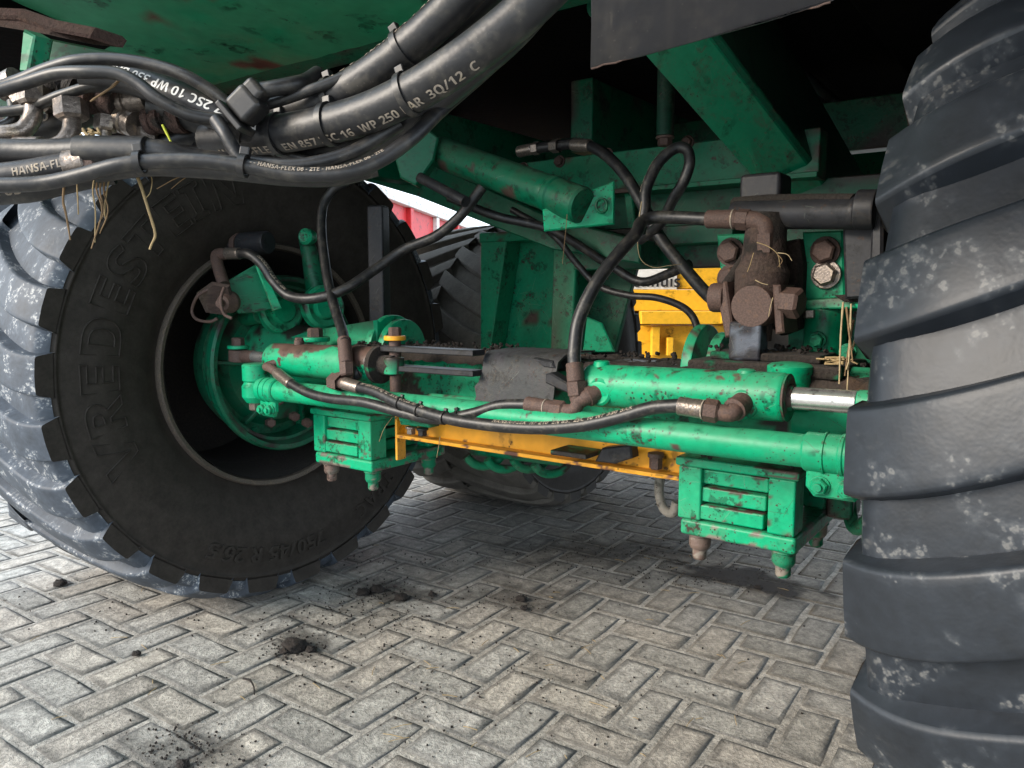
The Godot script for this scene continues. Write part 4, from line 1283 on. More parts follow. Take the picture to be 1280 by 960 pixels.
	# upper right tangle
	q = [zp(650, 189, -.2), zp(690, 183, -.2), zp(724, 180, -.18), zp(752, 190, -.15), zp(779, 216, -.12), zp(800, 250, -.1), zp(826, 298, -.08), zp(856, 336, -.05), zp(882, 366, -.02), zp(898, 378, .0)]
	var f := hose("dark hose from the frame coupling down to the left side of the suspension ram", q, .0125)
	ferrule(zp(738, 182, -.165), zp(716, 181, -.18), .0145, f[0], M.steel)
	nut(zp(700, 182, -.19), zp(690, 183, -.2), .016, f[0], M.steel)
	nut(zp(674, 185, -.2), zp(666, 186, -.2), .016, f[0], M.steel)
	ferrule(zp(666, 186, -.2), zp(648, 190, -.2), .0145, f[0], M.steel)
	q = [zp(800, 292, .06), zp(806, 262, .05), zp(808, 236, .04), zp(822, 205, .02), zp(843, 186, .0), zp(858, 187, -.01), zp(862, 204, -.02), zp(854, 228, -.02), zp(842, 248, -.03), zp(825, 280, -.06), zp(800, 300, -.1)]
	var g := hose("black hose looping up and over in the middle of the frame", q, .0105)
	obj("lettering", hose_text("EN 857 2SC 08 WP", g[1], .0105, .0085, .17, Vector3(-.75, .55, .35)), M.print, g[0])
	q = [zp(640, 262, -.25), zp(690, 292, -.25), zp(718, 326, -.28), zp(748, 357, -.3), zp(785, 369, -.3), zp(820, 372, -.3), zp(850, 382, -.28), zp(866, 396, -.26), zp(874, 418, -.24)]
	hose("thin black hose running low behind the axle before the yellow machine", q, .0085)
	q = [zp(560, 246, -.1), zp(620, 270, -.16), zp(690, 288, -.22), zp(760, 330, -.3), zp(800, 352, -.32), zp(836, 342, -.3), zp(862, 330, -.28)]
	hose("dark hose slanting below the lift cylinder", q, .011)
	q = [zp(790, 330, -.12), zp(815, 352, -.14), zp(835, 362, -.14), zp(858, 350, -.12)]

func near_hoses() -> void:
	# thick bundle crossing the upper left, close to the lens
	var g := "thick black hoses of the overhead bundle"
	var q := px([[262, 176, .60], [300, 172, .585], [345, 168, .57], [400, 158, .555], [455, 143, .54], [510, 118, .525], [560, 88, .51], [610, 52, .50], [660, 10, .49], [720, -50, .48]])
	var a := hose("thickest black hose of the overhead bundle with pale lettering along its lower edge", q, .0138, g, 14)
	obj("lettering", hose_text("HANSA-FLEX  EN 857 2SC 16  WP 250 BAR  3Q/12  C", a[1], .0138, .0066, .06, Vector3(.0, -.88, .42)), M.print, a[0])
	q = px([[290, 150, .60], [330, 143, .59], [380, 134, .575], [430, 114, .56], [480, 82, .545], [525, 46, .53], [565, 8, .52], [610, -40, .51]])
	var b := hose("second thick black hose of the overhead bundle, above the thickest one", q, .0128, g, 14)
	obj("lettering", hose_text("HANSA-FLEX  S-6", b[1], .0128, .0075, .18, Vector3(-.25, .75, .45)), M.print, b[0])
	obj("lettering", hose_text("HANSA-FLEX SP 20", b[1], .0128, .009, .56, Vector3(-.35, .62, .5)), M.print, b[0])
	q = px([[250, 196, .62], [300, 197, .61], [350, 196, .60], [410, 188, .59], [470, 170, .575], [520, 140, .56], [580, 92, .55], [640, 40, .54], [700, -30, .53]])
	var c := hose("dark hose lowest in the overhead bundle with a broken line of lettering", q, .0125, g, 14)
	obj("lettering", hose_text("EN 857 2SC 12 - WP 275 - 1Q/12", c[1], .0125, .006, .14, Vector3(.0, .10, .9)), M.print, c[0])
	q = px([[470, 100, .58], [520, 66, .57], [570, 28, .56], [620, -20, .55]])
	hose("black hose half hidden at the back of the overhead bundle", q, .012, g, 12)
	# lettered hose at left
	q = px([[108, 96, .58], [150, 97, .575], [190, 108, .57], [230, 124, .565], [270, 142, .565], [310, 160, .57], [350, 178, .575]])
	var d := hose("black hose at upper left with large white upside down lettering", q, .0112, g, 12)
	obj("lettering", hose_text("EN 857 2SC 10 WP 330 BAR 1Q", d[1], .0112, .0068, .90, Vector3(.1, .52, .83), true), M.white_paint, d[0])
	# thin cables alongside
	var gc := "thin black cables along the overhead bundle"
	q = px([[-30, 118, .56], [20, 102, .56], [60, 86, .555], [96, 76, .55], [140, 74, .55], [185, 80, .55], [230, 94, .55], [270, 118, .555], [296, 142, .56]])
	hose("thin black cable arching over the top of the lettered hose", q, .0046, gc, 10, "cable", M.cable)
	q = px([[-30, 122, .55], [30, 104, .55], [70, 92, .545], [105, 90, .54], [145, 92, .54], [172, 104, .54], [198, 124, .54], [235, 143, .545], [275, 150, .55], [300, 150, .555]])
	hose("thin black cable passing under the lettered hose", q, .0046, gc, 10, "cable", M.cable)
	q = px([[-30, 231, .54], [20, 231, .54], [60, 228, .54], [105, 218, .535], [150, 206, .53], [200, 201, .53], [255, 201, .53], [310, 208, .53], [370, 218, .53], [430, 216, .53], [475, 200, .535], [515, 172, .54], [550, 138, .555], [600, 95, .59], [650, 50, .61]])
	var e := hose("long thin black hose with yellowish print swinging along the underside of the bundle", q, .0054, gc, 10, "cable", M.hose)
	obj("lettering", hose_text("- - HANSA-FLEX 06 - 2TE - HANSA-FLEX 06 - 2TE", e[1], .0054, .0032, .43, Vector3(0, .5, .85)), M.print, e[0])
	q = px([[120, 218, .55], [180, 210, .55], [230, 211, .55], [290, 215, .55], [360, 222, .55], [420, 222, .55], [470, 210, .555]])
	hose("corrugated black conduit below the bundle, behind the thin hose", q, .0062, gc, 10, "cable", M.cable)
	q = px([[-30, 212, .60], [40, 208, .60], [110, 196, .60], [180, 184, .60], [250, 190, .60], [320, 196, .595], [400, 204, .59], [470, 190, .585], [540, 140, .58]])
	hose("thin black strand woven between the bundle and the conduit", q, .0042, gc, 10, "cable", M.cable)
	q = px([[-30, 142, .59], [30, 136, .59], [80, 118, .58], [130, 106, .575], [180, 118, .575], [230, 140, .58], [280, 160, .58], [330, 182, .58], [390, 200, .58], [450, 194, .58], [500, 168, .58]])
	hose("thin black strand running through the fittings into the bundle", q, .0040, gc, 10, "cable", M.cable)
	q = px([[270, 150, .545], [282, 168, .54], [292, 186, .54], [304, 200, .54], [330, 205, .54], [380, 206, .54], [440, 190, .545], [500, 155, .55]])
	hose("black strand dropping from the plug to the underside of the bundle", q, .0050, gc, 10, "cable", M.hose)
	q = px([[300, 140, .56], [350, 126, .555], [390, 112, .55], [430, 96, .55], [470, 74, .55], [520, 36, .54], [560, -10, .54]])
	hose("thin black strand lying along the top of the second thick hose", q, .0040, gc, 10, "cable", M.cable)
	# hoses at lower left
	var gl := "black hoses at the left edge below the fittings"
	q = px([[-40, 188, .57], [20, 190, .57], [70, 190, .565], [120, 188, .56], [165, 188, .56], [205, 192, .56], [245, 202, .565], [300, 208, .57]])
	var h := hose("black hose running level below the bent steel pipes", q, .0095, gl)
	var kk := px([[98, 189, .558], [185, 190, .556]])
	obj("sleeve", MB.new().cyl(kk[0], kk[1], .0112, .001, 20), M.cable, h[0])
	q = px([[-40, 224, .56], [0, 221, .56], [40, 216, .56], [88, 207, .56]])
	h = hose("black hose with white lettering at the lower left edge", q, .0098, gl)
	obj("lettering", hose_text("HANSA-FLEX", h[1], .0098, .0055, .5, Vector3(.05, -.05, 1)), M.print, h[0])
	ferrule(dp(85, 208, .56), dp(112, 203, .56), .0115, h[0], M.steel)
	nut(dp(112, 203, .56), dp(126, 201, .56), .011, h[0], M.rust)
	q = px([[-40, 244, .58], [0, 240, .58], [40, 236, .58], [90, 224, .585], [140, 214, .59]])
	h = hose("black hose lowest at the left edge, partly hidden", q, .0098, gl)
	obj("lettering", hose_text("EN 857 2SC", h[1], .0098, .008, .15, Vector3(.05, -.1, 1)), M.print, h[0])
	q = px([[-40, 176, .62], [20, 172, .62], [50, 163, .62], [80, 152, .62], [110, 140, .63]])
	h = hose("black hose behind the bent steel pipes with white lettering", q, .0105, gl)
	obj("lettering", hose_text("WP 330 BAR 1Q/12", h[1], .0105, .008, .36, Vector3(.05, .1, 1)), M.print, h[0])
	q = px([[190, 132, .60], [225, 140, .60], [262, 156, .60], [300, 172, .60]])
	h = hose("black hose leaving the rusty collar towards the bundle", q, .0108, gl)
	q = px([[190, 196, .62], [215, 178, .62], [250, 168, .62], [285, 170, .62]])
	hose("black hose in the shadow below the rusty collar", q, .0105, gl)
	# ties, each round what it holds
	tie(a[1], .235, .0142, "black cable tie round the thickest hose below the plug")
	tie(a[1], .36, .0142, "black cable tie round the thickest hose right of the plug")
	tie(a[1], .56, .0142, "black cable tie round the thickest hose near its upper end")
	tie(b[1], .40, .0132, "black cable tie round the second hose right of the plug")
	tie(b[1], .66, .0132, "black cable tie round the second hose near its upper end")
	tie(d[1], .82, .0118, "black cable tie at the right end of the lettered hose")
	tie(e[1], .50, .0068, "black cable tie where the thin hose meets the bundle")
	tie(e[1], .33, .0066, "black cable tie round the thin hose above the straw")
	tie(h[1], .9, .0115, "black cable tie in the shadow below the bundle")
	# plug and its cable
	var p := thing("cable_plug", "black plastic cable plug with latch sitting on the bundle", "connector", dp(310, 135, .545))
	var ax := (dp(332, 110, .545) - dp(296, 146, .55)).normalized()
	var e1 := ax.cross(FW).normalized()
	var tr := Transform3D(Basis(ax, e1, ax.cross(e1)), dp(310, 132, .545))
	obj("shell", MB.new().box(tr, Vector3(.020, .022, .020), .004), M.cable, p)
	obj("boot", MB.new().box(tr.translated(ax * .011 + e1 * .003), Vector3(.012, .016, .016), .005), M.cable, p)
	obj("collar", MB.new().box(tr.translated(-ax * .013), Vector3(.005, .026, .022), .002), M.cable, p)
	q = px([[326, 113, .545], [345, 110, .545], [370, 105, .55], [384, 101, .56], [398, 92, .57]])
	hose("short black cable leaving the plug", q, .0058, gc, 8, "cable", M.cable)

func valve_fittings() -> void:
	var v := thing("valve_block", "green valve block with brown and grey pipe fittings at upper left", "valve block", dp(90, 140, .64))
	var st := weather(GREEN_DK, Color(.09, .06, .05), -.25, .0, 22.0)
	var dirty := weather(Color(.13, .085, .075), MUD, -.1, .0, 24.0)
	for q in [[40, 118, 26], [88, 128, 30], [134, 138, 26], [178, 156, 26]]:
		var c := dp(q[0], q[1], .625)
		obj("body", MB.new().box(Transform3D(Basis(RT, UPV, -FW).rotated(FW, -.35), c), Vector3(q[2] * .00062, .019, .03), .003, .004), M.paint, v, st)
	# rusty row of couplings slanting behind
	var row := [[52, 108, 78, 98, .011, 0], [82, 104, 104, 112, .0125, 0], [100, 112, 122, 124, .013, 0], [122, 118, 150, 130, .012, 0], [0, 112, 22, 100, .010, 1], [144, 106, 164, 114, .010, 1], [152, 128, 186, 122, .0115, 1], [150, 150, 170, 156, .010, 1], [186, 152, 206, 148, .011, 0], [204, 146, 232, 146, .0125, 0]]
	for q in row:
		var p0 := dp(q[0], q[1], .605)
		var p1 := dp(q[2], q[3], .60)
		obj("coupling", MB.new().lathe(p0, p1, [[0, 0], [q[4] * .9, 0], [q[4], .001], [q[4], .006], [q[4] * .86, .007], [q[4] * .86, .009], [q[4], .010], [q[4], p0.distance_to(p1)], [0, p0.distance_to(p1)]], 20, .004), M.steel if q[5] else M.crust, v, null if q[5] else dirty)
	# gray hex nuts with bent tubes
	var e := MB.new()
	for q in [[42, 110, 43, 132, .0118, .590], [88, 126, 90, 150, .0120, .585], [133, 146, 132, 164, .0088, .60], [183, 163, 183, 182, .010, .61], [24, 120, 30, 130, .008, .60], [68, 120, 72, 130, .0075, .61], [64, 132, 66, 140, .007, .61]]:
		nut(dp(q[0], q[1], q[5]), dp(q[2], q[3], q[5]), q[4], v, M.steel)
	elbow(px([[42, 130, .590], [41, 146, .588], [30, 162, .585], [10, 167, .58], [-20, 168, .58]]), .0066, v, M.steel, "bent_pipe")
	elbow(px([[90, 148, .585], [89, 164, .583], [80, 178, .58], [64, 185, .578], [50, 187, .578]]), .0066, v, M.steel, "bent_pipe")
	ferrule(dp(55, 187, .578), dp(20, 188, .58), .0098, v, M.steel)
	elbow(px([[132, 163, .60], [132, 178, .60]]), .0042, v, M.steel, "bent_pipe")
	elbow(px([[16, 126, .60], [18, 140, .60], [14, 152, .60], [0, 158, .60], [-20, 158, .60]]), .0042, v, M.cable, "bent_pipe")

# ------------------------------------------------------------------ straw, clods, wire
func stalk(label: String, pts: Array, r: float, group: String, called := "straw_stalk", m: Material = null) -> void:
	var path := spline(pts, 4)
	var mb := MB.new()
	var rr := PackedFloat32Array()
	for k in path.size(): rr.append(r * .72 * (1.0 - .45 * k / path.size()) * (.85 + .3 * rng.randf()))
	mb.tube(path, rr, 6)
	tag(obj(called, mb, m if m else [M.straw, M.straw_pale, M.straw_brown][rng.randi() % 3]), label, "straw" if called == "straw_stalk" else called.replace("_", " "), group)

func crumb(mb: MB, pts: Array, r: float) -> void: mb.tube(PackedVector3Array(pts), r, 5)

func litter() -> void:
	var g := "straw stalks caught on the hoses and axle"
	var crumbs := [MB.new(), MB.new(), MB.new()]
	stalk("long pale straw stalk hanging below the hoses before the left tyre", px([[168, 212, .56], [176, 232, .56], [186, 264, .56], [194, 292, .565], [190, 304, .565], [187, 312, .565]]), .0017, g)
	stalk("bent brown straw stalk hanging leftmost below the hoses", px([[80, 234, .56], [79, 252, .56], [83, 270, .56], [88, 300, .565]]), .0014, g)
	stalk("short straw stalk just right of the leftmost hanging one", px([[96, 222, .56], [97, 244, .56], [98, 268, .56]]), .0009, g)
	for k in 5:
		var u := 116.0 + k * 4.5
		stalk(["leftmost", "second", "middle", "fourth", "rightmost"][k] + " frayed straw of the ragged tuft below the hoses", px([[u + 6, 208, .56], [u, 236, .558 + .003 * k], [u + rng.randf_range(-5, 8), 264, .56], [u + rng.randf_range(-10, 4), 292 + rng.randf_range(-18, 30), .562]]), .0010, g)
	stalk("thin curled straw stalk beside the long pale one", px([[184, 212, .56], [190, 224, .56], [188, 240, .56], [182, 248, .56]]), .0007, g)
	stalk("pair of fine straws lying out below the cable tie, upper one", px([[250, 214, .56], [222, 222, .56], [196, 236, .56]]), .0008, g)
	stalk("pair of fine straws lying out below the cable tie, lower one", px([[250, 216, .56], [232, 222, .56], [214, 236, .56]]), .0007, g)
	stalk("straw stalk lying slanted across the fittings", px([[154, 96, .55], [138, 110, .55], [120, 122, .55], [113, 127, .55]]), .0016, g)
	for k in 9: crumb(crumbs[0], px([[98 + rng.randf() * 26, 160 + rng.randf() * 16, .575], [100 + rng.randf() * 26, 164 + rng.randf() * 12, .572]]), .0011)
	for k in 14: crumb(crumbs[1], px([[134 + rng.randf() * 18, 198 + rng.randf() * 12, .54], [126 + rng.randf() * 34, 200 + rng.randf() * 14, .535]]), .0009)
	stalk("bright yellow green plastic stick pointing down from the fittings", px([[203, 156, .58], [210, 170, .58], [218, 187, .58]]), .0016, "", "plastic_stick", mat("lime", rgbl(.62, .66, .05), .5))
	# right: straw hanging by the yoke
	for q in [[1054, 378, 1051, 420, 1049, 480], [1064, 380, 1062, 430, 1058, 505], [1067, 400, 1060, 440, 1056, 470], [1058, 384, 1062, 420, 1066, 452], [1070, 420, 1062, 448, 1058, 462]]:
		stalk({1054: "leftmost straw stalk hanging between the yoke and the right tyre", 1064: "longest straw stalk hanging between the yoke and the right tyre", 1067: "thick straw stalk hanging right beside the tyre edge", 1058: "straw stalk crossing the others below the yoke", 1070: "short straw stalk lowest beside the right tyre"}[q[0]], [zp(q[0], q[1], .10), zp(q[2], q[3], .12), zp(q[4], q[5], .13)], .0026, g)
	for k in 12:
		var u := rng.randf_range(1015, 1062)
		crumb(crumbs[2], [zp(u, rng.randf_range(446, 456), .09), zp(u + rng.randf_range(6, 26), rng.randf_range(446, 456), .10)], .0016)
	for q in [[[946, 303], [960, 308], [972, 318], [975, 334]], [[972, 316], [984, 318], [990, 326]], [[972, 318], [978, 326], [972, 334]], [[942, 316], [938, 330], [934, 340]], [[944, 350], [952, 354], [960, 356]], [[966, 372], [962, 388], [961, 396]]]:
		stalk("fine straw stuck to the brown ram, %s" % {946: "crossing below the elbow", 972: "forked near its shoulder", 942: "on its left flank", 944: "lying above the round cap", 966: "hanging over the round cap"}[q[0][0]] + (" and dropping" if q[1][0] == 978 else ""), q.map(func(w): return zp(w[0], w[1], .095)), .0012, "straw on the suspension ram")
	stalk("thin straw stalk drooping beside the left spring clamp", [zp(490, 522, .14), zp(480, 536, .15), zp(474, 552, .15)], .0013, g)
	stalk("thin straw stalk hanging from the yellow angle bar", [zp(550, 546, .125), zp(548, 560, .126), zp(546, 572, .126)], .0013, g)
	stalk("loose pale twine dangling among the hoses at centre right", [zp(802, 252, .08), zp(797, 290, .08), zp(800, 322, .06), zp(816, 334, .04), zp(836, 332, .02), zp(852, 330, .0)], .0013, "", "twine")
	stalk("thin twine hanging below the lift cylinder", [dp(709, 268, 1.6), dp(707, 290, 1.6), dp(703, 330, 1.6)], .0012, "", "twine")
	for k in 3:
		var so := obj("straw_crumbs", crumbs[k], M.straw)
		so.set_meta("kind", "stuff")
		tag(so, ["straw crumbs heaped on the hose below the fittings", "straw crumbs bunched on the thin hose", "straw crumbs lying on the axle end by the right tyre"][k], "straw")
	stalk("dry curled leaf stalk lying on the pavers in the left foreground", [yp(304, 848, .004), yp(312, 850, .009), yp(317, 858, .008), yp(318, 868, .004)], .0035, "", "dry_leaf", M.soil)
	var bl := MB.new()
	for k in 60:
		var p := yp(rng.randf_range(20, 1040), rng.randf_range(670, 950), .003)
		var d := Vector3(rng.randfn(), 0, rng.randfn()).normalized() * rng.randf_range(.006, .022)
		bl.tube(PackedVector3Array([p - d, p + d * .2 + Vector3(0, .002, .001), p + d]), .0008, 5)
	var blo := obj("straw_crumbs", bl, M.straw)
	blo.set_meta("kind", "stuff")
	tag(blo, "short straw bits strewn over the pavers", "straw")
	var bits := MB.new()
	var one := MB.new().box(Transform3D(), Vector3(1, .55, .7), .22, 9)
	for q in [[-.46, .02, .742, -.10, .09, 130], [.2, .78, .742, -.10, .09, 110], [.46, .66, .768, -.07, .06, 60], [-.5, -.32, .589, .06, .15, 16], [.46, .65, .589, .06, .15, 22], [.49, .70, 1.0, -.03, .03, 26]]:
		for k in q[5]:
			var p := Vector3(rng.randf_range(q[0], q[1]), q[2] + rng.randf() * .006, rng.randf_range(q[3], q[4]))
			bits.add(one, Transform3D(Basis.from_euler(Vector3(rng.randf() * 6, rng.randf() * 6, rng.randf() * 6)).scaled(Vector3.ONE * rng.randf_range(.003, .011)), p))
	var bo := obj("dirt_crumbs", bits, M.soil)
	bo.set_meta("kind", "stuff")
	tag(bo, "loose dark dirt crumbs lying along the top of the axle", "dirt")
	# clods of earth on the paving
	var at := {[368, 810, .034]: "largest dark clod of earth, alone in the left foreground", [356, 815, .016]: "small clod touching the largest one on its left", [388, 813, .015]: "small clod touching the largest one on its right",
		[454, 742, .022]: "leftmost clod of the scattered row before the left tyre", [472, 738, .024]: "tallest clod in the scattered row before the left tyre", [502, 748, .022]: "third clod of the scattered row, with crumbs round it", [540, 744, .013]: "small clod at the right end of the scattered row",
		[652, 750, .020]: "upper clod of the pair in the middle of the paving", [655, 761, .013]: "lower clod of the pair in the middle of the paving", [75, 730, .022]: "crumbly clod lying by the tread of the left tyre", [170, 818, .012]: "small dark clod left of the largest one", [948, 735, .013]: "clod lying in the damp patch", [228, 957, .015]: "clod at the bottom edge among soil crumbs"}
	for q in at:
		var p := yp(q[0], q[1], .004)
		var mb := MB.new()
		var rows := []
		var sd := rng.randf() * 50
		for a in 9:
			var row := PackedVector3Array()
			for b in 13:
				var th := PI * a / 8
				var ph := TAU * (b % 12) / 12
				var d := Vector3(sin(th) * cos(ph), cos(th), sin(th) * sin(ph))
				var k: float = q[2] * .8 * (1.0 + .55 * nz1.get_noise_3dv(d * 5 + Vector3.ONE * sd) + .35 * nz2.get_noise_3dv(d * 22 + Vector3.ONE * sd))
				row.append(p + Vector3(d.x * k * 1.15, maxf(d.y, -.35) * k * .62 + q[2] * .15, d.z * k))
			rows.append(row)
		mb.grid(rows)
		tag(obj("mud_clod", mb, M.soil), at[q], "clod", "earth clods on the paving")
	# fine crumbs and spilled soil: nobody could count them
	var cr := MB.new()
	var tiny := MB.new().box(Transform3D(), Vector3(1, .6, .8), .25, 9)
	for q in [[470, 742, 60, 14, 150], [370, 812, 40, 18, 120], [640, 752, 60, 14, 50], [230, 935, 70, 26, 170], [900, 722, 110, 16, 170], [800, 690, 120, 12, 110], [500, 700, 120, 20, 110], [120, 760, 120, 50, 60], [600, 850, 300, 90, 330], [450, 770, 120, 30, 260], [760, 700, 200, 30, 260]]:
		for k in q[4]:
			var p := yp(q[0] + rng.randfn() * q[2] * .6, q[1] + rng.randfn() * q[3] * .6, .003)
			if p.distance_to(EYE) > 4: continue
			var s := rng.randf_range(.0015, .0055)
			cr.add(tiny, Transform3D(Basis.from_euler(Vector3(rng.randf() * 6, rng.randf() * 6, rng.randf() * 6)).scaled(Vector3.ONE * s), p))
	var co := obj("soil_crumbs", cr, M.soil)
	co.set_meta("kind", "stuff")
	tag(co, "dark soil crumbs scattered over the pavers", "soil")
	# stains soaked into the pavers, fading out at their rims
	var dm: StandardMaterial3D = M.soil.duplicate()
	dm.albedo_color = Color.WHITE
	dm.heightmap_enabled = false
	dm.vertex_color_use_as_albedo = true
	dm.transparency = BaseMaterial3D.TRANSPARENCY_ALPHA
	dm.roughness = .8
	for q in [[[[855, 704], [905, 706], [950, 713], [1000, 728], [1030, 742], [1005, 752], [965, 746], [930, 732], [880, 728], [840, 715]], .85, "dark damp stain on the pavers below the right spring clamp"],
			[[[430, 728], [480, 724], [540, 732], [575, 745], [540, 758], [490, 758], [440, 748]], .55, "dark soil stain under the scattered row of clods"],
			[[[330, 790], [370, 776], [410, 786], [420, 808], [395, 826], [350, 826]], .6, "dark soil stain round the largest clod"],
			[[[600, 680], [720, 668], [860, 676], [900, 692], [800, 708], [660, 704]], .6, "wide soil stain on the pavers behind the yellow angle bar"],
			[[[150, 920], [230, 905], [300, 925], [310, 965], [160, 975]], .5, "soil stain at the bottom left edge of the paving"],
			[[[560, 740], [640, 728], [720, 742], [700, 770], [620, 772]], .4, "faint soil stain round the pair of clods"]]:
		var mid := Vector3.ZERO
		var rim := PackedVector3Array()
		var n: int = q[0].size()
		for w in 72:
			var t: float = w / 72.0 * n
			var a0: Array = q[0][int(t)]
			var b0: Array = q[0][(int(t) + 1) % n]
			var f: float = smoothstep(0, 1, t - int(t))
			rim.append(yp(lerpf(a0[0], b0[0], f), lerpf(a0[1], b0[1], f), .0034))
			mid += rim[-1] / 72.0
		var rows := []
		var cols := PackedColorArray()
		for r in 14:
			var row := PackedVector3Array()
			for w in 73:
				var p := mid.lerp(rim[w % 72], r / 13.0 * 1.25)
				row.append(p)
				var k: float = smoothstep(1.25, .45, r / 13.0 * 1.25 + .9 * nz1.get_noise_3dv(p * 9) + .5 * nz2.get_noise_3dv(p * 9))
				cols.append(Color(.036, .033, .030, k * q[1] * (.66 if q[1] < .8 else 1.1)))
			rows.append(row)
		var mb := MB.new().grid(rows)
		mb.col = cols
		tag(obj("soil_stain", mb, dm), q[2], "stain", "soil stains on the pavers")

# ------------------------------------------------------------------ what shows through behind
func background() -> void:
	var r := thing("red_trailer", "far red dump trailer with white top rail, seen through the gap behind the left wheel", "trailer", dp(550, 290, 9.5) * Vector3(1, 0, 1))
	var p0 := dp(510, 250, 8.6)
	var p1 := dp(610, 290, 13.2)
	var d := p1 - p0
	d.y = 0
	p0 -= d * .6
	p1 += d * .6
	p0.y = 1.9
	p1.y = 1.9
	var L := p0.distance_to(p1)
	var bs := Basis(d.normalized(), Vector3.UP, d.normalized().cross(Vector3.UP))
	var mid := (p0 + p1) * .5
	var at := func(x, y, z): return Transform3D(bs, mid + bs * Vector3(x, y, z))
	var sgn := 1.0 if bs.z.dot(EYE - mid) > 0 else -1.0
	obj("side_wall", MB.new().box(at.call(0, -.55, -.05 * sgn), Vector3(L, 1.0, .06), .01, 5), M.red_paint, r)
	obj("body", MB.new().box(at.call(0, -.65, -1.3 * sgn), Vector3(L, .9, 2.3), .02, 5), M.red_paint, r)
	obj("top_rail", MB.new().box(at.call(0, -.045, -.01 * sgn), Vector3(L, .09, .12), .01, 5), M.white_paint, r)
	for k in 9: obj("upright", MB.new().box(at.call(-L * .5 + L * (k + .5) / 9, -.56, .0), Vector3(.12, .94, .07), .01, 5), M.white_paint if k % 2 else M.red_paint, r)
	obj("mid_rail", MB.new().box(at.call(0, -.48, -.0), Vector3(L, .05, .07), .01, 5), M.white_paint, r)
	obj("under_frame", MB.new().box(at.call(0, -1.25, -1.2 * sgn), Vector3(L, .2, 1.4), .02, 5), M.dark_body, r)
	for q in [[-.25, 0], [.05, 0]]: obj("wheel", MB.new().cyl(mid + bs * Vector3(L * q[0], -1.4, -.4 * sgn), mid + bs * Vector3(L * q[0], -1.4, -.05 * sgn), .5, .06, 36), M.sidewall, r)
	# yellow machine, square to the view
	var Y := 5.6
	var y := thing("yellow_machine", "far yellow farm machine with black lettering on a white band, seen below the frame", "machine", dp(850, 400, Y) * Vector3(1, 0, 1))
	var fx := RT
	var fz := Vector3(FW.x, 0, FW.z).normalized()
	var k := Y / FOCAL
	var slab_ := func(u0, v0, u1, v1, dd, th) -> MB:
		var a := dp(u0, v0, Y)
		var b := dp(u1, v1, Y)
		return MB.new().box(Transform3D(Basis(fx, Vector3.UP, -fz), (a + b) * .5 + fz * (dd + th * .5)), Vector3(absf((b - a).dot(fx)), absf(b.y - a.y), th), .006, 5)
	obj("hopper", slab_.call(730, 362, 1010, 389, .05, 1.6), M.yellow_paint, y)
	obj("corner_panel", slab_.call(849, 300, 1010, 361, .05, 1.5), M.yellow_paint, y)
	obj("sign_band", slab_.call(740, 336, 848, 362, .04, 1.5), M.white_paint, y)
	obj("upper_panel", slab_.call(730, 300, 847, 335, .10, 1.5), M.yellow_paint, y)
	obj("shelf", slab_.call(800, 389, 906, 405, -.06, .12), M.yellow_paint, y)
	obj("bolt_plate", slab_.call(898, 390, 905, 404, -.07, .02), M.yellow_paint, y)
	obj("lower_panel", slab_.call(740, 408, 960, 470, .10, 1.3), M.yellow_paint, y)
	obj("leg", slab_.call(815, 408, 825, 445, -.0, .08), M.yellow_paint, y)
	obj("leg", slab_.call(834, 422, 842, 445, -.0, .08), M.yellow_paint, y)
	obj("chassis", slab_.call(740, 470, 1010, 500, .10, 1.3), M.dark_body, y)
	for q in [[760, 545], [980, 545]]: obj("wheel", MB.new().cyl(dp(q[0], 470, Y) * Vector3(1, 0, 1) + Vector3.UP * .42 + fz * .3, dp(q[0], 470, Y) * Vector3(1, 0, 1) + Vector3.UP * .42 + fz * .6, .42, .05, 32), M.sidewall, y)
	var a := dp(780, 359, Y) + fz * .037
	var h := 13.5 * k
	obj("lettering", warp_text("oenhuis", func(x, yy): return [a + fx * x * h + Vector3.UP * yy * h, -fz]), M.black_paint, y)

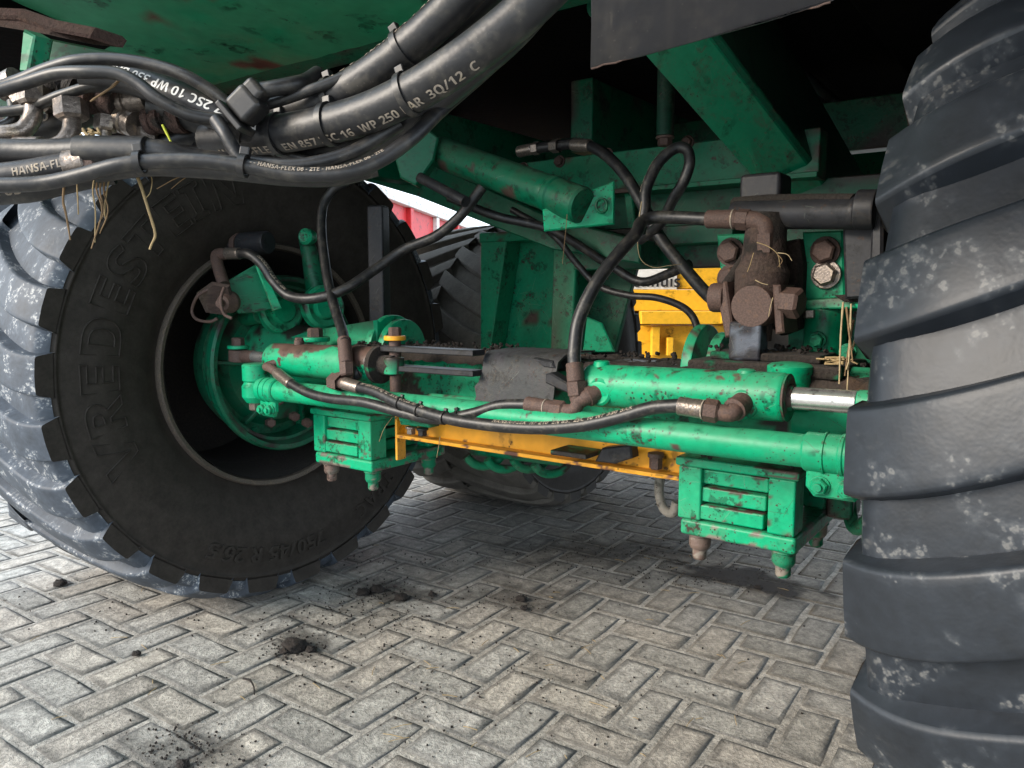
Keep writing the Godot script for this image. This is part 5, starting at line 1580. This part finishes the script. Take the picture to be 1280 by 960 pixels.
func _ready() -> void:
	var cam := Camera3D.new()
	cam.name = "camera"
	add_child(cam)
	cam.position = EYE
	cam.basis = Basis(Vector3.UP, deg_to_rad(YAW)) * Basis(Vector3.RIGHT, deg_to_rad(PITCH))
	cam.fov = rad_to_deg(2 * atan(480.0 / FOCAL))
	cam.near = .05
	cam.far = 300
	FW = -cam.basis.z
	RT = cam.basis.x
	UPV = cam.basis.y
	var we := WorldEnvironment.new()
	we.name = "world"
	var env := Environment.new()
	env.background_mode = Environment.BG_SKY
	var sm := ProceduralSkyMaterial.new()
	sm.sky_top_color = Color(.84, .91, .98)
	sm.sky_horizon_color = Color(.85, .90, .95)
	sm.ground_bottom_color = Color(.34, .33, .32)
	sm.ground_horizon_color = Color(.5, .5, .5)
	sm.sky_curve = .2
	var sky := Sky.new()
	sky.sky_material = sm
	env.sky = sky
	env.background_energy_multiplier = 1.0
	env.tonemap_mode = Environment.TONE_MAPPER_LINEAR
	env.tonemap_exposure = 3.6
	env.sdfgi_enabled = true
	env.ssao_enabled = true
	env.ssil_enabled = true
	we.environment = env
	add_child(we)
	var sun := DirectionalLight3D.new()
	sun.name = "sun"
	sun.light_energy = .5
	sun.light_angular_distance = 25.0
	sun.light_color = Color(1, .96, .91)
	sun.shadow_enabled = true
	add_child(sun)
	sun.look_at_from_position(Vector3(-2.5, 3.0, 5.0), Vector3(0, .3, 0))
	rng.seed = 7
	nz1.seed = 3
	nz1.frequency = 1.0
	nz1.fractal_octaves = 4
	nz1.fractal_gain = .55
	nz2.seed = 9
	nz2.frequency = 4.0
	nz2.fractal_octaves = 3
	materials()
	paving()
	chassis()
	steering_axle()
	var w := make_wheel("wheel", "big black tractor tyre at left with ridged tread, lettered sidewall and green drum inside", M.dusty_tread, M.sidewall)
	sidewall_text(w, "750/45 R 26.5", .505, .042, -82.0, .0055, 1.05)
	sidewall_text(w, "TRAC", .512, .046, -126.0, .0055, 1.1)
	sidewall_text(w, "VREDESTEIN", .448, .088, 25.0, .0038, 1.25, true)
	w.position = Vector3(-1.153, .664, 0)
	w.rotation.y = deg_to_rad(-3.5)
	w.set_meta("group", "wide tractor wheels of the trailer")
	var rear := make_wheel("wheel", "dusty grey tyre of the second axle behind the axle beam, low at centre", M.far_tyre, M.sidewall, false)
	rear.set_meta("group", "wide tractor wheels of the trailer")
	rear.scale = Vector3.ONE * .86
	rear.position = Vector3(-.92, .572, -1.27)
	rear.rotation.x = .11
	var labels := ["black tyre close on the right, its muddy white flecked tread filling the right edge"]
	var at := [Vector3(1.250, .664, 0)]
	for k in 1:
		var c: Node3D = w.duplicate()
		c.name = numbered("wheel")
		add_child(c)
		c.position = at[k]
		for o in c.get_node("tyre").get_children():
			if o.name.begins_with("raised_lettering"):
				c.get_node("tyre").remove_child(o)
				o.free()
		for o in c.get_node("tyre").get_children() + [c.get_node("tyre")]:
			if o.mesh.surface_get_material(0) == M.dusty_tread: o.set_surface_override_material(0, M.tread)
		c.set_meta("label", labels[k])
		c.rotation = [Vector3(.06, deg_to_rad(-5), deg_to_rad(1.9))][k]
	steering_cylinder(true)
	steering_cylinder(false)
	tie_rod()
	steering_knuckle()
	brake_actuator()
	suspension_ram()
	rubber_flap()
	axle_hoses()
	valve_fittings()
	near_hoses()
	background()
	litter()
